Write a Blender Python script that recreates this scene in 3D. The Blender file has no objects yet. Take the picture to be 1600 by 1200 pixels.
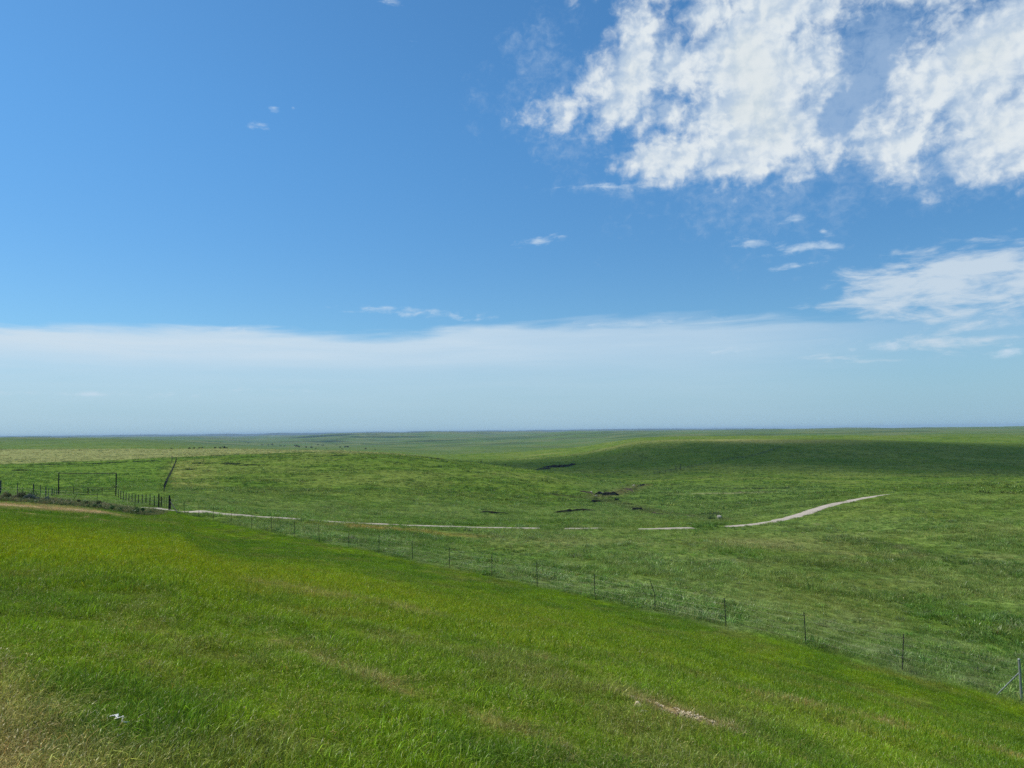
import bpy, math, random
import numpy as np
from mathutils import Matrix, Vector, Euler

random.seed(7)
rng = np.random.default_rng(11)
SC = bpy.context.scene
COL = SC.collection
PI = math.pi
R_ = math.radians

# ------------------------------------------------------------------ camera
F = 1200.0                      # focal length in photo pixels (1600 wide)
CAM = Vector((0, 0, 1.65))
PITCH, ROLL = R_(3.51), R_(-0.676)
RM = (Matrix.Rotation(R_(90) + PITCH, 3, 'X') @ Matrix.Rotation(ROLL, 3, 'Z'))
RMN = np.array(RM)


def ray(x, y):
    d = RM @ Vector(((x - 800) / F, -(y - 600) / F, -1))
    return d


cd = bpy.data.cameras.new('camera')
cd.sensor_width = 36.0
cd.lens = F / 1600 * 36.0
cd.clip_start, cd.clip_end = 0.05, 90000
cam = bpy.data.objects.new('camera', cd)
COL.objects.link(cam)
cam.matrix_world = Matrix.Translation(CAM) @ RM.to_4x4()
SC.camera = cam


# ------------------------------------------------------------------ numpy noise
def _h(ix, iy, s):
    v = (ix.astype(np.int64) * 374761393 + iy.astype(np.int64) * 668265263 + s * 974711) & 0xFFFFFFFF
    v = ((v ^ (v >> 13)) * 1274126177) & 0xFFFFFFFF
    v = v ^ (v >> 16)
    return (v & 0xFFFFFF) / float(0xFFFFFF)


def vn(x, y, s=0):
    x = np.asarray(x, float); y = np.asarray(y, float)
    ix, iy = np.floor(x), np.floor(y)
    fx, fy = x - ix, y - iy
    fx = fx * fx * fx * (fx * (fx * 6 - 15) + 10)
    fy = fy * fy * fy * (fy * (fy * 6 - 15) + 10)
    a, b = _h(ix, iy, s), _h(ix + 1, iy, s)
    c, d = _h(ix, iy + 1, s), _h(ix + 1, iy + 1, s)
    return (a + (b - a) * fx) * (1 - fy) + (c + (d - c) * fx) * fy


def fbm(x, y, s=0, o=4, g=0.5):
    t, a, n = 0.0, 1.0, 0.0
    for k in range(o):
        c, sn = math.cos(0.6 * k), math.sin(0.6 * k)
        t = t + a * vn((x * c - y * sn) * 2 ** k + 17.3 * k, (x * sn + y * c) * 2 ** k - 9.1 * k, s + k)
        n += a
        a *= g
    return t / n


def sst(a, b, x):
    t = np.clip((np.asarray(x, float) - a) / (b - a), 0, 1)
    return t * t * (3 - 2 * t)


# ------------------------------------------------------------------ terrain from feature lines
# each line: (photo x, photo y, distance ahead in m) across the whole view, near to far
LINES = [
    # foot of the embankment, along the highway fence
    [(-300, 768, 78), (0, 777, 80), (151, 788, 80.5), (211, 795.5, 81), (264, 797.5, 81), (288, 803, 79.2), (361, 820, 72), (460, 838, 64), (592, 865, 55.5),
     (703, 889, 49.5), (840, 917, 43.7), (930, 937, 40.2), (1024, 956, 37.2), (1135, 981, 34.6), (1260, 1009, 32), (1410, 1049, 29.2), (1593, 1097, 26.4), (1900, 1170, 23)],
    [(-300, 768, 130), (91, 774, 126), (181, 777, 124), (264, 789, 95), (330, 801, 80.5), (430, 810, 80), (600, 821, 84), (775, 827, 89), (900, 829, 92), (1085, 829, 94), (1140, 826, 95),
     (1280, 832, 88), (1400, 855, 74), (1600, 903, 56), (1900, 963, 45)],
    [(-300, 756, 180), (0, 756, 175), (264, 772, 125), (430, 794, 112), (600, 803, 112), (770, 803, 120), (900, 800, 130), (1000, 804, 128), (1130, 808, 124), (1200, 797, 126),
     (1300, 783, 130), (1395, 770, 136), (1500, 763, 143), (1600, 757, 150), (1900, 745, 165)],
    [(-300, 732, 260), (0, 734, 250), (264, 741, 215), (430, 760, 170), (600, 770, 162), (770, 775, 168), (900, 777, 182), (1000, 776, 190), (1130, 772, 200), (1300, 767, 210),
     (1395, 767.5, 218), (1600, 762, 230), (1900, 754, 240)],
    [(-300, 723, 330), (0, 723, 330), (264, 717, 320), (430, 712.5, 300), (520, 711, 296), (600, 712, 290), (700, 720.5, 280), (800, 734, 265), (900, 749, 250), (950, 758, 242),
     (1000, 764, 244), (1130, 757, 268), (1300, 757, 280), (1600, 748, 300), (1900, 738, 310)],
    [(-300, 704, 520), (0, 702.5, 520), (264, 701.5, 520), (430, 702, 510), (520, 704, 470), (600, 708, 420), (700, 723, 410), (800, 737, 405), (900, 744, 400), (1000, 744, 400),
     (1130, 738, 400), (1300, 735, 405), (1600, 732, 420), (1900, 728, 430)],
    [(-300, 707, 800), (0, 707, 800), (264, 707, 800), (430, 707, 800), (600, 713, 800), (700, 716, 800), (800, 714, 780), (850, 710.5, 765), (900, 706, 750), (950, 697, 740),
     (1000, 688.5, 725), (1060, 686.5, 720), (1130, 686.5, 720), (1300, 687, 720), (1600, 691, 720), (1900, 690, 720)],
    [(-300, 687, 1500), (0, 687, 1500), (150, 685.5, 1500), (230, 688.5, 1500), (330, 696, 1500), (430, 700, 1500), (600, 701, 1500), (700, 704, 1500), (800, 702, 1450), (900, 699, 1400),
     (1000, 690, 1300), (1130, 686, 1300), (1300, 682.5, 1300), (1600, 679.5, 1300), (1900, 678, 1300)],
    [(-300, 690, 3000), (0, 688, 3000), (230, 688.5, 3000), (330, 691, 3000), (430, 693, 3000), (600, 692, 3000), (700, 690, 3000), (800, 687, 3000), (900, 683, 2800), (1000, 679, 2600),
     (1300, 673, 2600), (1600, 670, 2600), (1900, 668, 2600)],
    [(-300, 689, 6000), (0, 686, 6000), (230, 684.5, 6000), (430, 683.5, 6000), (500, 682, 6000), (600, 679.5, 6000), (700, 677.5, 6000), (800, 676, 6000), (900, 674.6, 6000), (1000, 673.4, 6000),
     (1300, 669.8, 6000), (1600, 666.4, 6000), (1900, 663.5, 6000)],
    [(-300, 690, 12600), (0, 687, 12600), (230, 685, 12600), (430, 683, 12600), (600, 680, 12600), (800, 677, 12600), (1000, 674.5, 12600), (1300, 671, 12600), (1600, 668, 12600), (1900, 665, 12600)],
    [(-300, 686, 14000), (0, 682, 14000), (160, 680.2, 14000), (300, 678.8, 14000), (430, 677.2, 14000), (600, 675, 14000), (800, 672.4, 14000), (900, 671.4, 14000), (1000, 670.4, 14000),
     (1200, 669.6, 14000), (1300, 669.6, 14000), (1600, 668.5, 14000), (1900, 663.5, 14000)],
    [(-300, 690, 24000), (800, 676, 24000), (1900, 664, 24000)],
]


def pchip_slopes(x, y):
    # x, y: (N, K) rows of knots
    h = np.diff(x, axis=-1); d = np.diff(y, axis=-1) / h
    m = np.zeros_like(y)
    w1 = 2 * h[..., 1:] + h[..., :-1]; w2 = h[..., 1:] + 2 * h[..., :-1]
    same = d[..., :-1] * d[..., 1:] > 0
    with np.errstate(divide='ignore', invalid='ignore'):
        hm = (w1 + w2) / (w1 / d[..., :-1] + w2 / d[..., 1:])
    m[..., 1:-1] = np.where(same, hm, 0)
    m[..., 0] = d[..., 0]; m[..., -1] = d[..., -1]
    return m


def hermite(xk, yk, mk, i, x):
    r = np.arange(len(x))
    x0, x1 = xk[r, i], xk[r, i + 1]
    h = x1 - x0
    t = (x - x0) / h
    t2, t3 = t * t, t * t * t
    return ((2 * t3 - 3 * t2 + 1) * yk[r, i] + (t3 - 2 * t2 + t) * h * mk[r, i]
            + (-2 * t3 + 3 * t2) * yk[r, i + 1] + (t3 - t2) * h * mk[r, i + 1])


TAB_AZ = np.linspace(R_(-43), R_(43), 1721)
TAB_R, TAB_S = [], []
for ln in LINES:
    a, lr, s = [], [], []
    for (x, y, Y) in ln:
        d = ray(x, y)
        a.append(math.atan2(d.x, d.y)); hy = math.hypot(d.x, d.y)
        lr.append(math.log(Y / d.y * hy)); s.append(d.z / hy)
    a, lr, s = (np.array(v)[None] for v in (a, lr, s))
    q = np.clip(TAB_AZ, a[0, 0], a[0, -1])
    i = np.clip(np.searchsorted(a[0], q, side='right') - 1, 0, a.shape[1] - 2)
    n = len(q)
    A = np.repeat(a, n, 0)
    TAB_R.append(np.exp(hermite(A, np.repeat(lr, n, 0), np.repeat(pchip_slopes(a, lr), n, 0), i, q)))
    TAB_S.append(hermite(A, np.repeat(s, n, 0), np.repeat(pchip_slopes(a, s), n, 0), i, q))
TAB_R = np.array(TAB_R); TAB_S = np.array(TAB_S)        # (K, n)
TAB_Z = TAB_S * TAB_R + CAM.z
Q0N = (0.70, 0.714)


def H0(x, y):
    az = np.arctan2(x, y); r = np.hypot(x, y)
    edge = R_(43)
    # behind the camera the two edges are blended
    out = np.abs(az) > edge
    t = np.where(out, np.where(az > 0, (az - edge), (az + 2 * PI - edge)) / (2 * PI - 2 * edge), 0)
    t = t * t * (3 - 2 * t)
    f = (np.clip(az, -edge, edge) + edge) / (2 * edge) * (len(TAB_AZ) - 1)
    i0 = np.clip(np.floor(f).astype(int), 0, len(TAB_AZ) - 2); w = f - i0
    kr = TAB_R[:, i0] * (1 - w) + TAB_R[:, i0 + 1] * w
    kz = TAB_Z[:, i0] * (1 - w) + TAB_Z[:, i0 + 1] * w
    kr = np.where(out, TAB_R[:, [-1]] * (1 - t) + TAB_R[:, [0]] * t, kr)
    kz = np.where(out, TAB_Z[:, [-1]] * (1 - t) + TAB_Z[:, [0]] * t, kz)
    z1 = kz[0:1]; r1 = kr[0:1]
    K = np.concatenate([np.zeros_like(r1), 0.03 * r1, kr]).T
    Zk = np.concatenate([np.zeros_like(r1), 0.022 * z1, kz]).T
    M = pchip_slopes(K, Zk)
    idx = np.clip((K <= r[:, None]).sum(1) - 1, 0, K.shape[1] - 2)
    return hermite(K, Zk, M, idx, np.minimum(r, K[:, -1]))


def H(x, y):
    x = np.atleast_1d(np.asarray(x, float)); y = np.atleast_1d(np.asarray(y, float))
    z = np.empty_like(x)
    for k in range(0, len(x), 100000):
        z[k:k + 100000] = H0(x[k:k + 100000], y[k:k + 100000])
    r = np.hypot(x, y); az = np.arctan2(x, y)
    z = z + 0.10 * (fbm(x / 2.4, y / 2.4, 3, 3) - 0.5) * sst(2, 6, r) * (1 - sst(60, 130, r))
    q = 0.70 * x + 0.714 * y
    # gentle ridges along the mown verge (mower passes)
    z = z + 0.05 * (vn(q / 1.7, (x - y) / 30, 91) - 0.5) * sst(4, 9, r) * (1 - sst(30, 60, r))
    z = z + 0.55 * (fbm(x / 22, y / 22, 5, 4) - 0.5) * sst(70, 140, r) * (1 - sst(700, 1500, r))
    z = z + 2.4 * (fbm(x / 110, y / 110, 9, 3) - 0.5) * sst(260, 600, r) * (1 - sst(900, 1800, r))
    z = z + 11 * (fbm(x / 330, y / 240, 13, 3) - 0.5) * sst(760, 1000, r) * (1 - sst(1900, 3000, r)) * sst(R_(-14), R_(-7), az)
    lr = np.log(np.maximum(r, 1.0))
    rid = fbm(az * 10, lr * 15.0, 21, 4) - 0.5
    z = z + rid * r * 0.0095 * sst(1500, 2800, r) * (1 - sst(7000, 11000, r)) * (0.35 + 0.65 * (1 - sst(R_(0), R_(14), az)))
    rid2 = fbm(az * 34, lr * 5, 33, 4) - 0.5
    z = z + rid2 * r * 0.0020 * sst(7000, 10000, r)
    return z


def hz(x, y):
    return float(H(x, y)[0])


def hit(x, y, rmin=2.0, rmax=20000):
    """the point of the ground seen at a photo pixel"""
    d = ray(x, y); hy = math.hypot(d.x, d.y)
    rr = np.exp(np.linspace(math.log(rmin), math.log(rmax), 2600))
    X, Y = d.x / hy * rr, d.y / hy * rr
    gap = CAM.z + d.z / hy * rr - H(X, Y)
    i = int(np.argmax(gap < 0))
    if gap[i] >= 0:
        i = len(rr) - 1
    t = gap[i - 1] / (gap[i - 1] - gap[i]) if i > 0 and gap[i - 1] != gap[i] else 0
    r = rr[i - 1] + t * (rr[i] - rr[i - 1])
    x_, y_ = d.x / hy * r, d.y / hy * r
    return Vector((x_, y_, hz(x_, y_)))


def at(x, y, Y):
    """ground point in the direction of a photo pixel, Y metres ahead"""
    d = ray(x, y)
    X = d.x / d.y * Y
    return Vector((X, Y, hz(X, Y)))


# ------------------------------------------------------------------ vegetation colours (what grows where)
def seg_dist(x, y, pts):
    best = np.full_like(x, 1e9)
    for (a, b) in zip(pts[:-1], pts[1:]):
        dx, dy = b[0] - a[0], b[1] - a[1]
        t = np.clip(((x - a[0]) * dx + (y - a[1]) * dy) / (dx * dx + dy * dy), 0, 1)
        best = np.minimum(best, np.hypot(x - a[0] - t * dx, y - a[1] - t * dy))
    return best


def wpts(pix):
    return [hit(*p)[:2] for p in pix]


def ell(x, y, c, rx, ry, rot=0):
    dx, dy = x - c[0], y - c[1]
    cs, sn = math.cos(rot), math.sin(rot)
    return np.hypot((dx * cs + dy * sn) / rx, (-dx * sn + dy * cs) / ry)


STRIPS = [  # dry wheel lines along the verge
    (wpts([(380, 985), (470, 1015), (545, 1052), (620, 1078), (690, 1100), (780, 1135), (860, 1160)]), 0.11, 0.75),
    (wpts([(840, 1030), (900, 1040), (980, 1082), (1040, 1108), (1100, 1130)]), 0.16, 0.7),
    (wpts([(1130, 1080), (1220, 1098), (1330, 1122), (1420, 1142), (1500, 1168), (1620, 1200)]), 0.26, 0.85),
    (wpts([(400, 912), (480, 925), (560, 942), (640, 955)]), 0.45, 0.5),
    (wpts([(230, 1040), (260, 1075)]), 0.12, 0.5),
]
BARE = hit(1052, 1112)
TRACKPIX = [(212, 790.5), (232, 794), (264, 797.3), (300, 799.5), (340, 802.5), (400, 807.2), (470, 811.5), (520, 815.5), (600, 819.3), (700, 823), (775, 824.8), (875, 826.2), (945, 825.8), (1000, 826.8),
            (1085, 825.2), (1130, 823), (1170, 820), (1200, 816.5), (1225, 811.5), (1250, 804.5), (1275, 796.5), (1300, 789), (1350, 778.5), (1400, 771)]
TRACK = [hit(*p) for p in TRACKPIX]
TRACK[0] = at(212, 791, TRACK[1].y + 2)
SWALE = wpts([(1235, 822), (1300, 838), (1380, 850), (1440, 862), (1520, 878), (1600, 897)])
CREEK = wpts([(870, 773), (930, 779), (985, 790), (1020, 801), (1080, 806), (1130, 812)])
CREEK2 = wpts([(1010, 757), (985, 764), (960, 772), (935, 776)])
SOIL_A = hit(35, 790.5); SOIL_B = hit(105, 795); SOIL_C = hit(15, 800)
DIRT = hit(1278, 819)


def mix(a, b, t):
    t = np.asarray(t)[..., None]
    return a * (1 - t) + np.asarray(b) * t


def veg(x, y):
    x = np.asarray(x, float); y = np.asarray(y, float)
    r = np.hypot(x, y); az = np.degrees(np.arctan2(x, y))
    q = 0.70 * x + 0.714 * y
    n1 = fbm(x / 9, y / 9, 41, 4); n2 = fbm(x / 2.2, y / 2.2, 51, 4); n3 = fbm(x / 40, y / 40, 61, 4); n4 = fbm(x / 0.7, y / 0.7, 71, 3)
    i = np.clip((az + 43) / 86 * (len(TAB_AZ) - 1), 0, len(TAB_AZ) - 1).astype(int)
    rf = TAB_R[0][i]                       # the fence line
    # mown verge
    c = mix(np.tile((0.092, 0.172, 0.008), (len(x), 1)), (0.074, 0.146, 0.010), sst(0.42, 0.62, n2))
    c = mix(c, (0.130, 0.205, 0.007), sst(0.50, 0.66, n1) * 0.45)
    c = mix(c, (0.050, 0.118, 0.010), sst(0.52, 0.68, fbm(x / 1.5, y / 1.5, 44, 3)) * 0.55)
    c = mix(c, (0.135, 0.150, 0.035), sst(0.54, 0.70, fbm(x / 1.6, y / 1.6, 45, 4)) * 0.5)
    c = mix(c, (0.175, 0.235, 0.007), np.exp(-ell(x, y, hit(150, 850), 13, 9) ** 2) * 0.8)
    # thin dry wheel lines
    for (pts, w, a) in STRIPS:
        d = seg_dist(x, y, pts)
        m = np.exp(-(d / (w * (0.5 + 1.6 * n2))) ** 2) * a * sst(0.40, 0.58, n4 * 0.7 + n2 * 0.3)
        c = mix(c, (0.250, 0.215, 0.085), np.clip(m, 0, 1))
    # dry shoulder of the road
    sh = 1 - sst(0.75, 1.85, q + 1.5 * (n2 - 0.5) + 0.7 * (n4 - 0.5))
    c = mix(c, (0.265, 0.250, 0.078), sh * (0.45 + 0.9 * np.clip(n2, 0.2, .6)))
    c = mix(c, (0.150, 0.105, 0.050), sh * sst(0.52, 0.66, n4) * 0.7)
    # pasture beyond the fence
    p = mix(np.tile((0.088, 0.160, 0.018), (len(x), 1)), (0.068, 0.140, 0.017), sst(0.42, 0.6, n1))
    p = mix(p, (0.125, 0.188, 0.048), sst(0.52, 0.66, n2) * 0.6)
    p = mix(p, (0.135, 0.165, 0.040), sst(0.52, 0.68, fbm(x / 14, y / 14, 47, 4)) * 0.6)
    p = mix(p, (0.044, 0.105, 0.012), sst(0.54, 0.68, fbm(x / 6, y / 6, 48, 4)) * 0.55)
    # the paler, weedier strip along the fence
    st = (1 - sst(3, 15, (r - rf))) * sst(-22, -14, az)
    p = mix(p, (0.100, 0.165, 0.048), st * 0.6)
    p = mix(p, (0.190, 0.235, 0.115), st * sst(0.56, 0.68, n2) * 0.4)
    g = np.exp(-ell(x, y, hit(1190, 850), 7, 4.5, 0.4) ** 2) + np.exp(-ell(x, y, hit(870, 846), 8, 4) ** 2) * 0.8 + np.exp(-ell(x, y, hit(1095, 876), 5, 2.5) ** 2) * 0.7 + np.exp(-ell(x, y, hit(1440, 870), 12, 3, -0.5) ** 2) * 0.6
    p = mix(p, (0.215, 0.220, 0.090), np.clip(g * (0.5 + n2), 0, 1) * 0.75)
    g = np.exp(-ell(x, y, hit(610, 828), 8, 2.0) ** 2)
    p = mix(p, (0.270, 0.190, 0.060), np.clip(g * (0.45 + 1.1 * n2), 0, 1) * 0.9)
    g = np.exp(-ell(x, y, hit(1530, 800), 14, 9) ** 2) + np.exp(-ell(x, y, hit(1480, 835), 10, 4) ** 2)*.6
    p = mix(p, (0.145, 0.175, 0.035), np.clip(g, 0, 1) * 0.7)
    p = mix(p, (0.036, 0.082, 0.014), np.exp(-(seg_dist(x, y, SWALE) / 1.8) ** 2) * 0.75)
    p = mix(p, (0.130, 0.115, 0.060), np.exp(-(seg_dist(x, y, SWALE) / 1.0) ** 2) * sst(.55, .7, n2) * 0.5)
    # hills
    h = mix(np.tile((0.105, 0.168, 0.028), (len(x), 1)), (0.082, 0.150, 0.022), sst(0.42, 0.6, n1))
    h = mix(h, (0.135, 0.185, 0.042), sst(0.48, 0.64, n3) * 0.6)
    h = mix(h, (0.060, 0.115, 0.018), sst(0.58, 0.7, fbm(x / 5, y / 3, 49, 4)) * 0.7)
    # green field behind the gate, and the paler belt beside the uphill fence
    fl = (1 - sst(-24.8, -24.2, az - 0.0)) * sst(100, 130, r) * (1 - sst(345, 375, r))
    h = mix(h, (0.100, 0.182, 0.027), fl * 0.8)
    bl = sst(-24.2, -23.6, az) * (1 - sst(-23.2, -19.5, az)) * sst(150, 180, r) * (1 - sst(300, 340, r))
    h = mix(h, (0.185, 0.220, 0.058), bl * (0.25 + 0.9 * sst(.4, .65, n2)))
    # tan belt on the ridge top
    tn = sst(360, 395, r + 60 * (n3 - 0.5) + 4 * np.maximum(az + 20, 0)) * (1 - sst(680, 760, r)) * (1 - sst(-9.5, -3.5, az + 4 * (n1 - .5)))
    h = mix(h, (0.240, 0.262, 0.105), tn * (0.62 + 0.4 * n2))
    # pale caps on the far spurs
    for (px, rx, ry, a) in (((1120, 687.5), 110, 26, .75), ((900, 677), 60, 60, .3), ((1230, 690), 50, 30, .7), ((1560, 673), 160, 220, .5), ((840, 711), 25, 30, .4)):
        cc = hit(*px)
        h = mix(h, (0.235, 0.245, 0.085), np.exp(-ell(x, y, cc, rx, ry) ** 2) * a * (.6 + .7 * n3))
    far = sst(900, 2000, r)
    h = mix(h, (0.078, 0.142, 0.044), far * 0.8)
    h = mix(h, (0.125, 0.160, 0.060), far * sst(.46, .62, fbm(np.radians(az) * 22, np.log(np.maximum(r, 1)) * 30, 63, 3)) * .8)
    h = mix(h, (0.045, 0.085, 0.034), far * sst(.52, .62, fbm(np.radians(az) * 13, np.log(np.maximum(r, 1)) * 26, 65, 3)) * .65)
    # the valley floor: greyer grasses
    vf = sst(105, 125, r) * (1 - sst(255, 320, r)) * sst(3, 7, az) * (1 - sst(20, 24, az))
    h = mix(h, (0.090, 0.155, 0.036), vf * 0.7)
    h = mix(h, (0.240, 0.250, 0.130), np.exp(-ell(x, y, hit(1140, 770.5), 12, 3.5, 0.1) ** 2) * 0.8)
    h = mix(h, (0.120, 0.095, 0.050), np.exp(-(seg_dist(x, y, CREEK2) / 3) ** 2) * 0.6 * (.4 + n2))
    h = mix(h, (0.055, 0.075, 0.025), np.exp(-(seg_dist(x, y, CREEK) / 2.6) ** 2) * 0.85)
    p = mix(p, h, sst(98, 118, r))
    w = sst(-0.8, 0.9, r - rf + 1.6 * (n2 - 0.5))
    c = mix(c, p, w)
    # bare ground by the gateway
    x0_, y0_ = x, y
    x = x + 3.2 * (fbm(x0_ / 2.0, y0_ / 2.0, 85, 4) - 0.5); y = y + 4.5 * (fbm(x0_ / 2.0, y0_ / 2.0, 87, 4) - 0.5)
    b = np.maximum(np.exp(-(ell(x, y, SOIL_A, 5.5, 7.5, 0.4) ** 4)), np.exp(-(ell(x, y, SOIL_B, 3.0, 3.8, 0.4) ** 4)))
    b = np.maximum(b, 0.9 * np.exp(-(ell(x, y, SOIL_C, 4, 0.8, 0.2) ** 4)))
    c = mix(c, (0.330, 0.255, 0.135), np.clip(b * (0.45 + 1.0 * sst(.35, .6, n2)), 0, 1))
    x, y = x0_, y0_
    bw = np.exp(-(ell(x, y, hit(60, 777), 14, 4, 0) ** 4)) * (1 - b)
    c = mix(c, (0.175, 0.165, 0.080), bw * 0.7)
    b = np.exp(-(ell(x, y, DIRT, 1.6, 1.7, 0.2) ** 3)) * sst(.3, .55, n4)
    c = mix(c, (0.120, 0.088, 0.072), b * 0.85)
    b = np.exp(-(ell(x, y, BARE, 0.75, 0.26, -0.62) ** 2))
    c = mix(c, (0.24, 0.18, 0.10), b * 0.9)
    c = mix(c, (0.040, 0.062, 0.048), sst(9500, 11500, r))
    pz = w * (1 - sst(120, 190, r)) * (1 - b)
    c = mix(c, (0.150, 0.215, 0.060), pz * (0.20 + 0.35 * sst(.42, .6, fbm(x / 11, y / 11, 57, 4))))
    c = c * np.array((1.13, 1.04, 1.0))
    return np.clip(c, 0.004, 0.9)


def bareness(x, y):
    """0 where the sward is thick, 1 where the soil shows"""
    n4 = fbm(x / 0.7, y / 0.7, 71, 3); n2 = fbm(x / 2.2, y / 2.2, 51, 4)
    b = np.exp(-(ell(x, y, BARE, 0.62, 0.17, -0.62) ** 2)) * 1.3
    for (pts, w, a) in STRIPS:
        b = np.maximum(b, 0.5 * np.exp(-(seg_dist(x, y, pts) / (w * 0.7)) ** 2) * sst(.4, .6, n4))
    for (cc, rx, ry, ro) in ((SOIL_A, 5.3, 7.2, 0.4), (SOIL_B, 2.9, 3.6, 0.4), (SOIL_C, 4, .8, .2)):
        b = np.maximum(b, np.exp(-(ell(x, y, cc, rx, ry, ro) ** 4)) * sst(.36, .56, n2) * .92)
    b = np.maximum(b, np.exp(-(ell(x, y, DIRT, 1.6, 1.7, 0.2) ** 3)))
    tk = np.exp(-(seg_dist(x, y, [p[:2] for p in TRACK]) / 1.05) ** 5) * 1.15
    for (c_, w_) in ((hit(968, 826), 1.9), (hit(1108, 824), 1.7), (hit(858, 826), .9)):
        tk = tk * (1 - np.exp(-(ell(x, y, c_, w_, w_)) ** 4))
    b = np.maximum(b, tk)
    return np.clip(b, 0, 1)


# ------------------------------------------------------------------ materials
def new_mat(name):
    m = bpy.data.materials.new(name); m.use_nodes = True
    nt = m.node_tree; nt.nodes.clear()
    return m, nt


def N(nt, t, **kw):
    n = nt.nodes.new(t)
    for k, v in kw.items():
        setattr(n, k, v)
    return n


def L(nt, a, b):
    nt.links.new(a, b)


def noisy_mat(name, base, var, scale, rough=0.8, metal=0.0, bump=0.0, spec=0.3, detail=5, second=None):
    """base to var by noise in object space"""
    m, nt = new_mat(name)
    out = N(nt, 'ShaderNodeOutputMaterial'); b = N(nt, 'ShaderNodeBsdfPrincipled')
    tc = N(nt, 'ShaderNodeTexCoord'); nz = N(nt, 'ShaderNodeTexNoise')
    nz.inputs['Scale'].default_value = scale; nz.inputs['Detail'].default_value = detail
    L(nt, tc.outputs['Object'], nz.inputs['Vector'])
    rp = N(nt, 'ShaderNodeValToRGB')
    rp.color_ramp.elements[0].position = 0.35; rp.color_ramp.elements[0].color = (*base, 1)
    rp.color_ramp.elements[1].position = 0.65; rp.color_ramp.elements[1].color = (*var, 1)
    L(nt, nz.outputs['Fac'], rp.inputs['Fac'])
    col = rp.outputs['Color']
    if second:
        n2 = N(nt, 'ShaderNodeTexNoise'); n2.inputs['Scale'].default_value = scale * 4.3; n2.inputs['Detail'].default_value = 6
        L(nt, tc.outputs['Object'], n2.inputs['Vector'])
        mr = N(nt, 'ShaderNodeMapRange'); mr.inputs[1].default_value = 0.52; mr.inputs[2].default_value = 0.66
        L(nt, n2.outputs['Fac'], mr.inputs[0])
        mx = N(nt, 'ShaderNodeMix', data_type='RGBA'); mx.inputs[7].default_value = (*second, 1)
        L(nt, mr.outputs[0], mx.inputs[0]); L(nt, col, mx.inputs[6])
        col = mx.outputs[2]
    L(nt, col, b.inputs['Base Color'])
    b.inputs['Roughness'].default_value = rough; b.inputs['Metallic'].default_value = metal
    b.inputs['Specular IOR Level'].default_value = spec
    if bump:
        bp = N(nt, 'ShaderNodeBump'); bp.inputs['Strength'].default_value = bump; bp.inputs['Distance'].default_value = 0.02
        L(nt, nz.outputs['Fac'], bp.inputs['Height']); L(nt, bp.outputs['Normal'], b.inputs['Normal'])
    L(nt, b.outputs['BSDF'], out.inputs['Surface'])
    return m


def ground_material():
    m, nt = new_mat('sward')
    out = N(nt, 'ShaderNodeOutputMaterial'); b = N(nt, 'ShaderNodeBsdfPrincipled')
    at_ = N(nt, 'ShaderNodeAttribute', attribute_name='veg')
    geo = N(nt, 'ShaderNodeNewGeometry')
    col = at_.outputs['Color']
    hgt = None
    for (sc, lo, hi, det) in ((0.22, 0.72, 1.28, 6), (1.1, 0.60, 1.42, 6), (7.0, 0.55, 1.45, 5)):
        nz = N(nt, 'ShaderNodeTexNoise'); nz.inputs['Scale'].default_value = sc; nz.inputs['Detail'].default_value = det; nz.inputs['Roughness'].default_value = 0.65
        L(nt, geo.outputs['Position'], nz.inputs['Vector'])
        mr = N(nt, 'ShaderNodeMapRange'); mr.inputs[1].default_value = 0.32; mr.inputs[2].default_value = 0.68; mr.inputs[3].default_value = lo; mr.inputs[4].default_value = hi
        L(nt, nz.outputs['Fac'], mr.inputs[0])
        vm = N(nt, 'ShaderNodeVectorMath', operation='SCALE')
        L(nt, col, vm.inputs[0]); L(nt, mr.outputs[0], vm.inputs['Scale'])
        col = vm.outputs[0]
        if sc == 1.1:
            hgt = nz.outputs['Fac']
    L(nt, col, b.inputs['Base Color'])
    b.inputs['Roughness'].default_value = 0.95; b.inputs['Specular IOR Level'].default_value = 0.0
    bp = N(nt, 'ShaderNodeBump'); bp.inputs['Strength'].default_value = 0.9; bp.inputs['Distance'].default_value = 0.35
    L(nt, hgt, bp.inputs['Height']); L(nt, bp.outputs['Normal'], b.inputs['Normal'])
    L(nt, b.outputs['BSDF'], out.inputs['Surface'])
    return m


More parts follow.
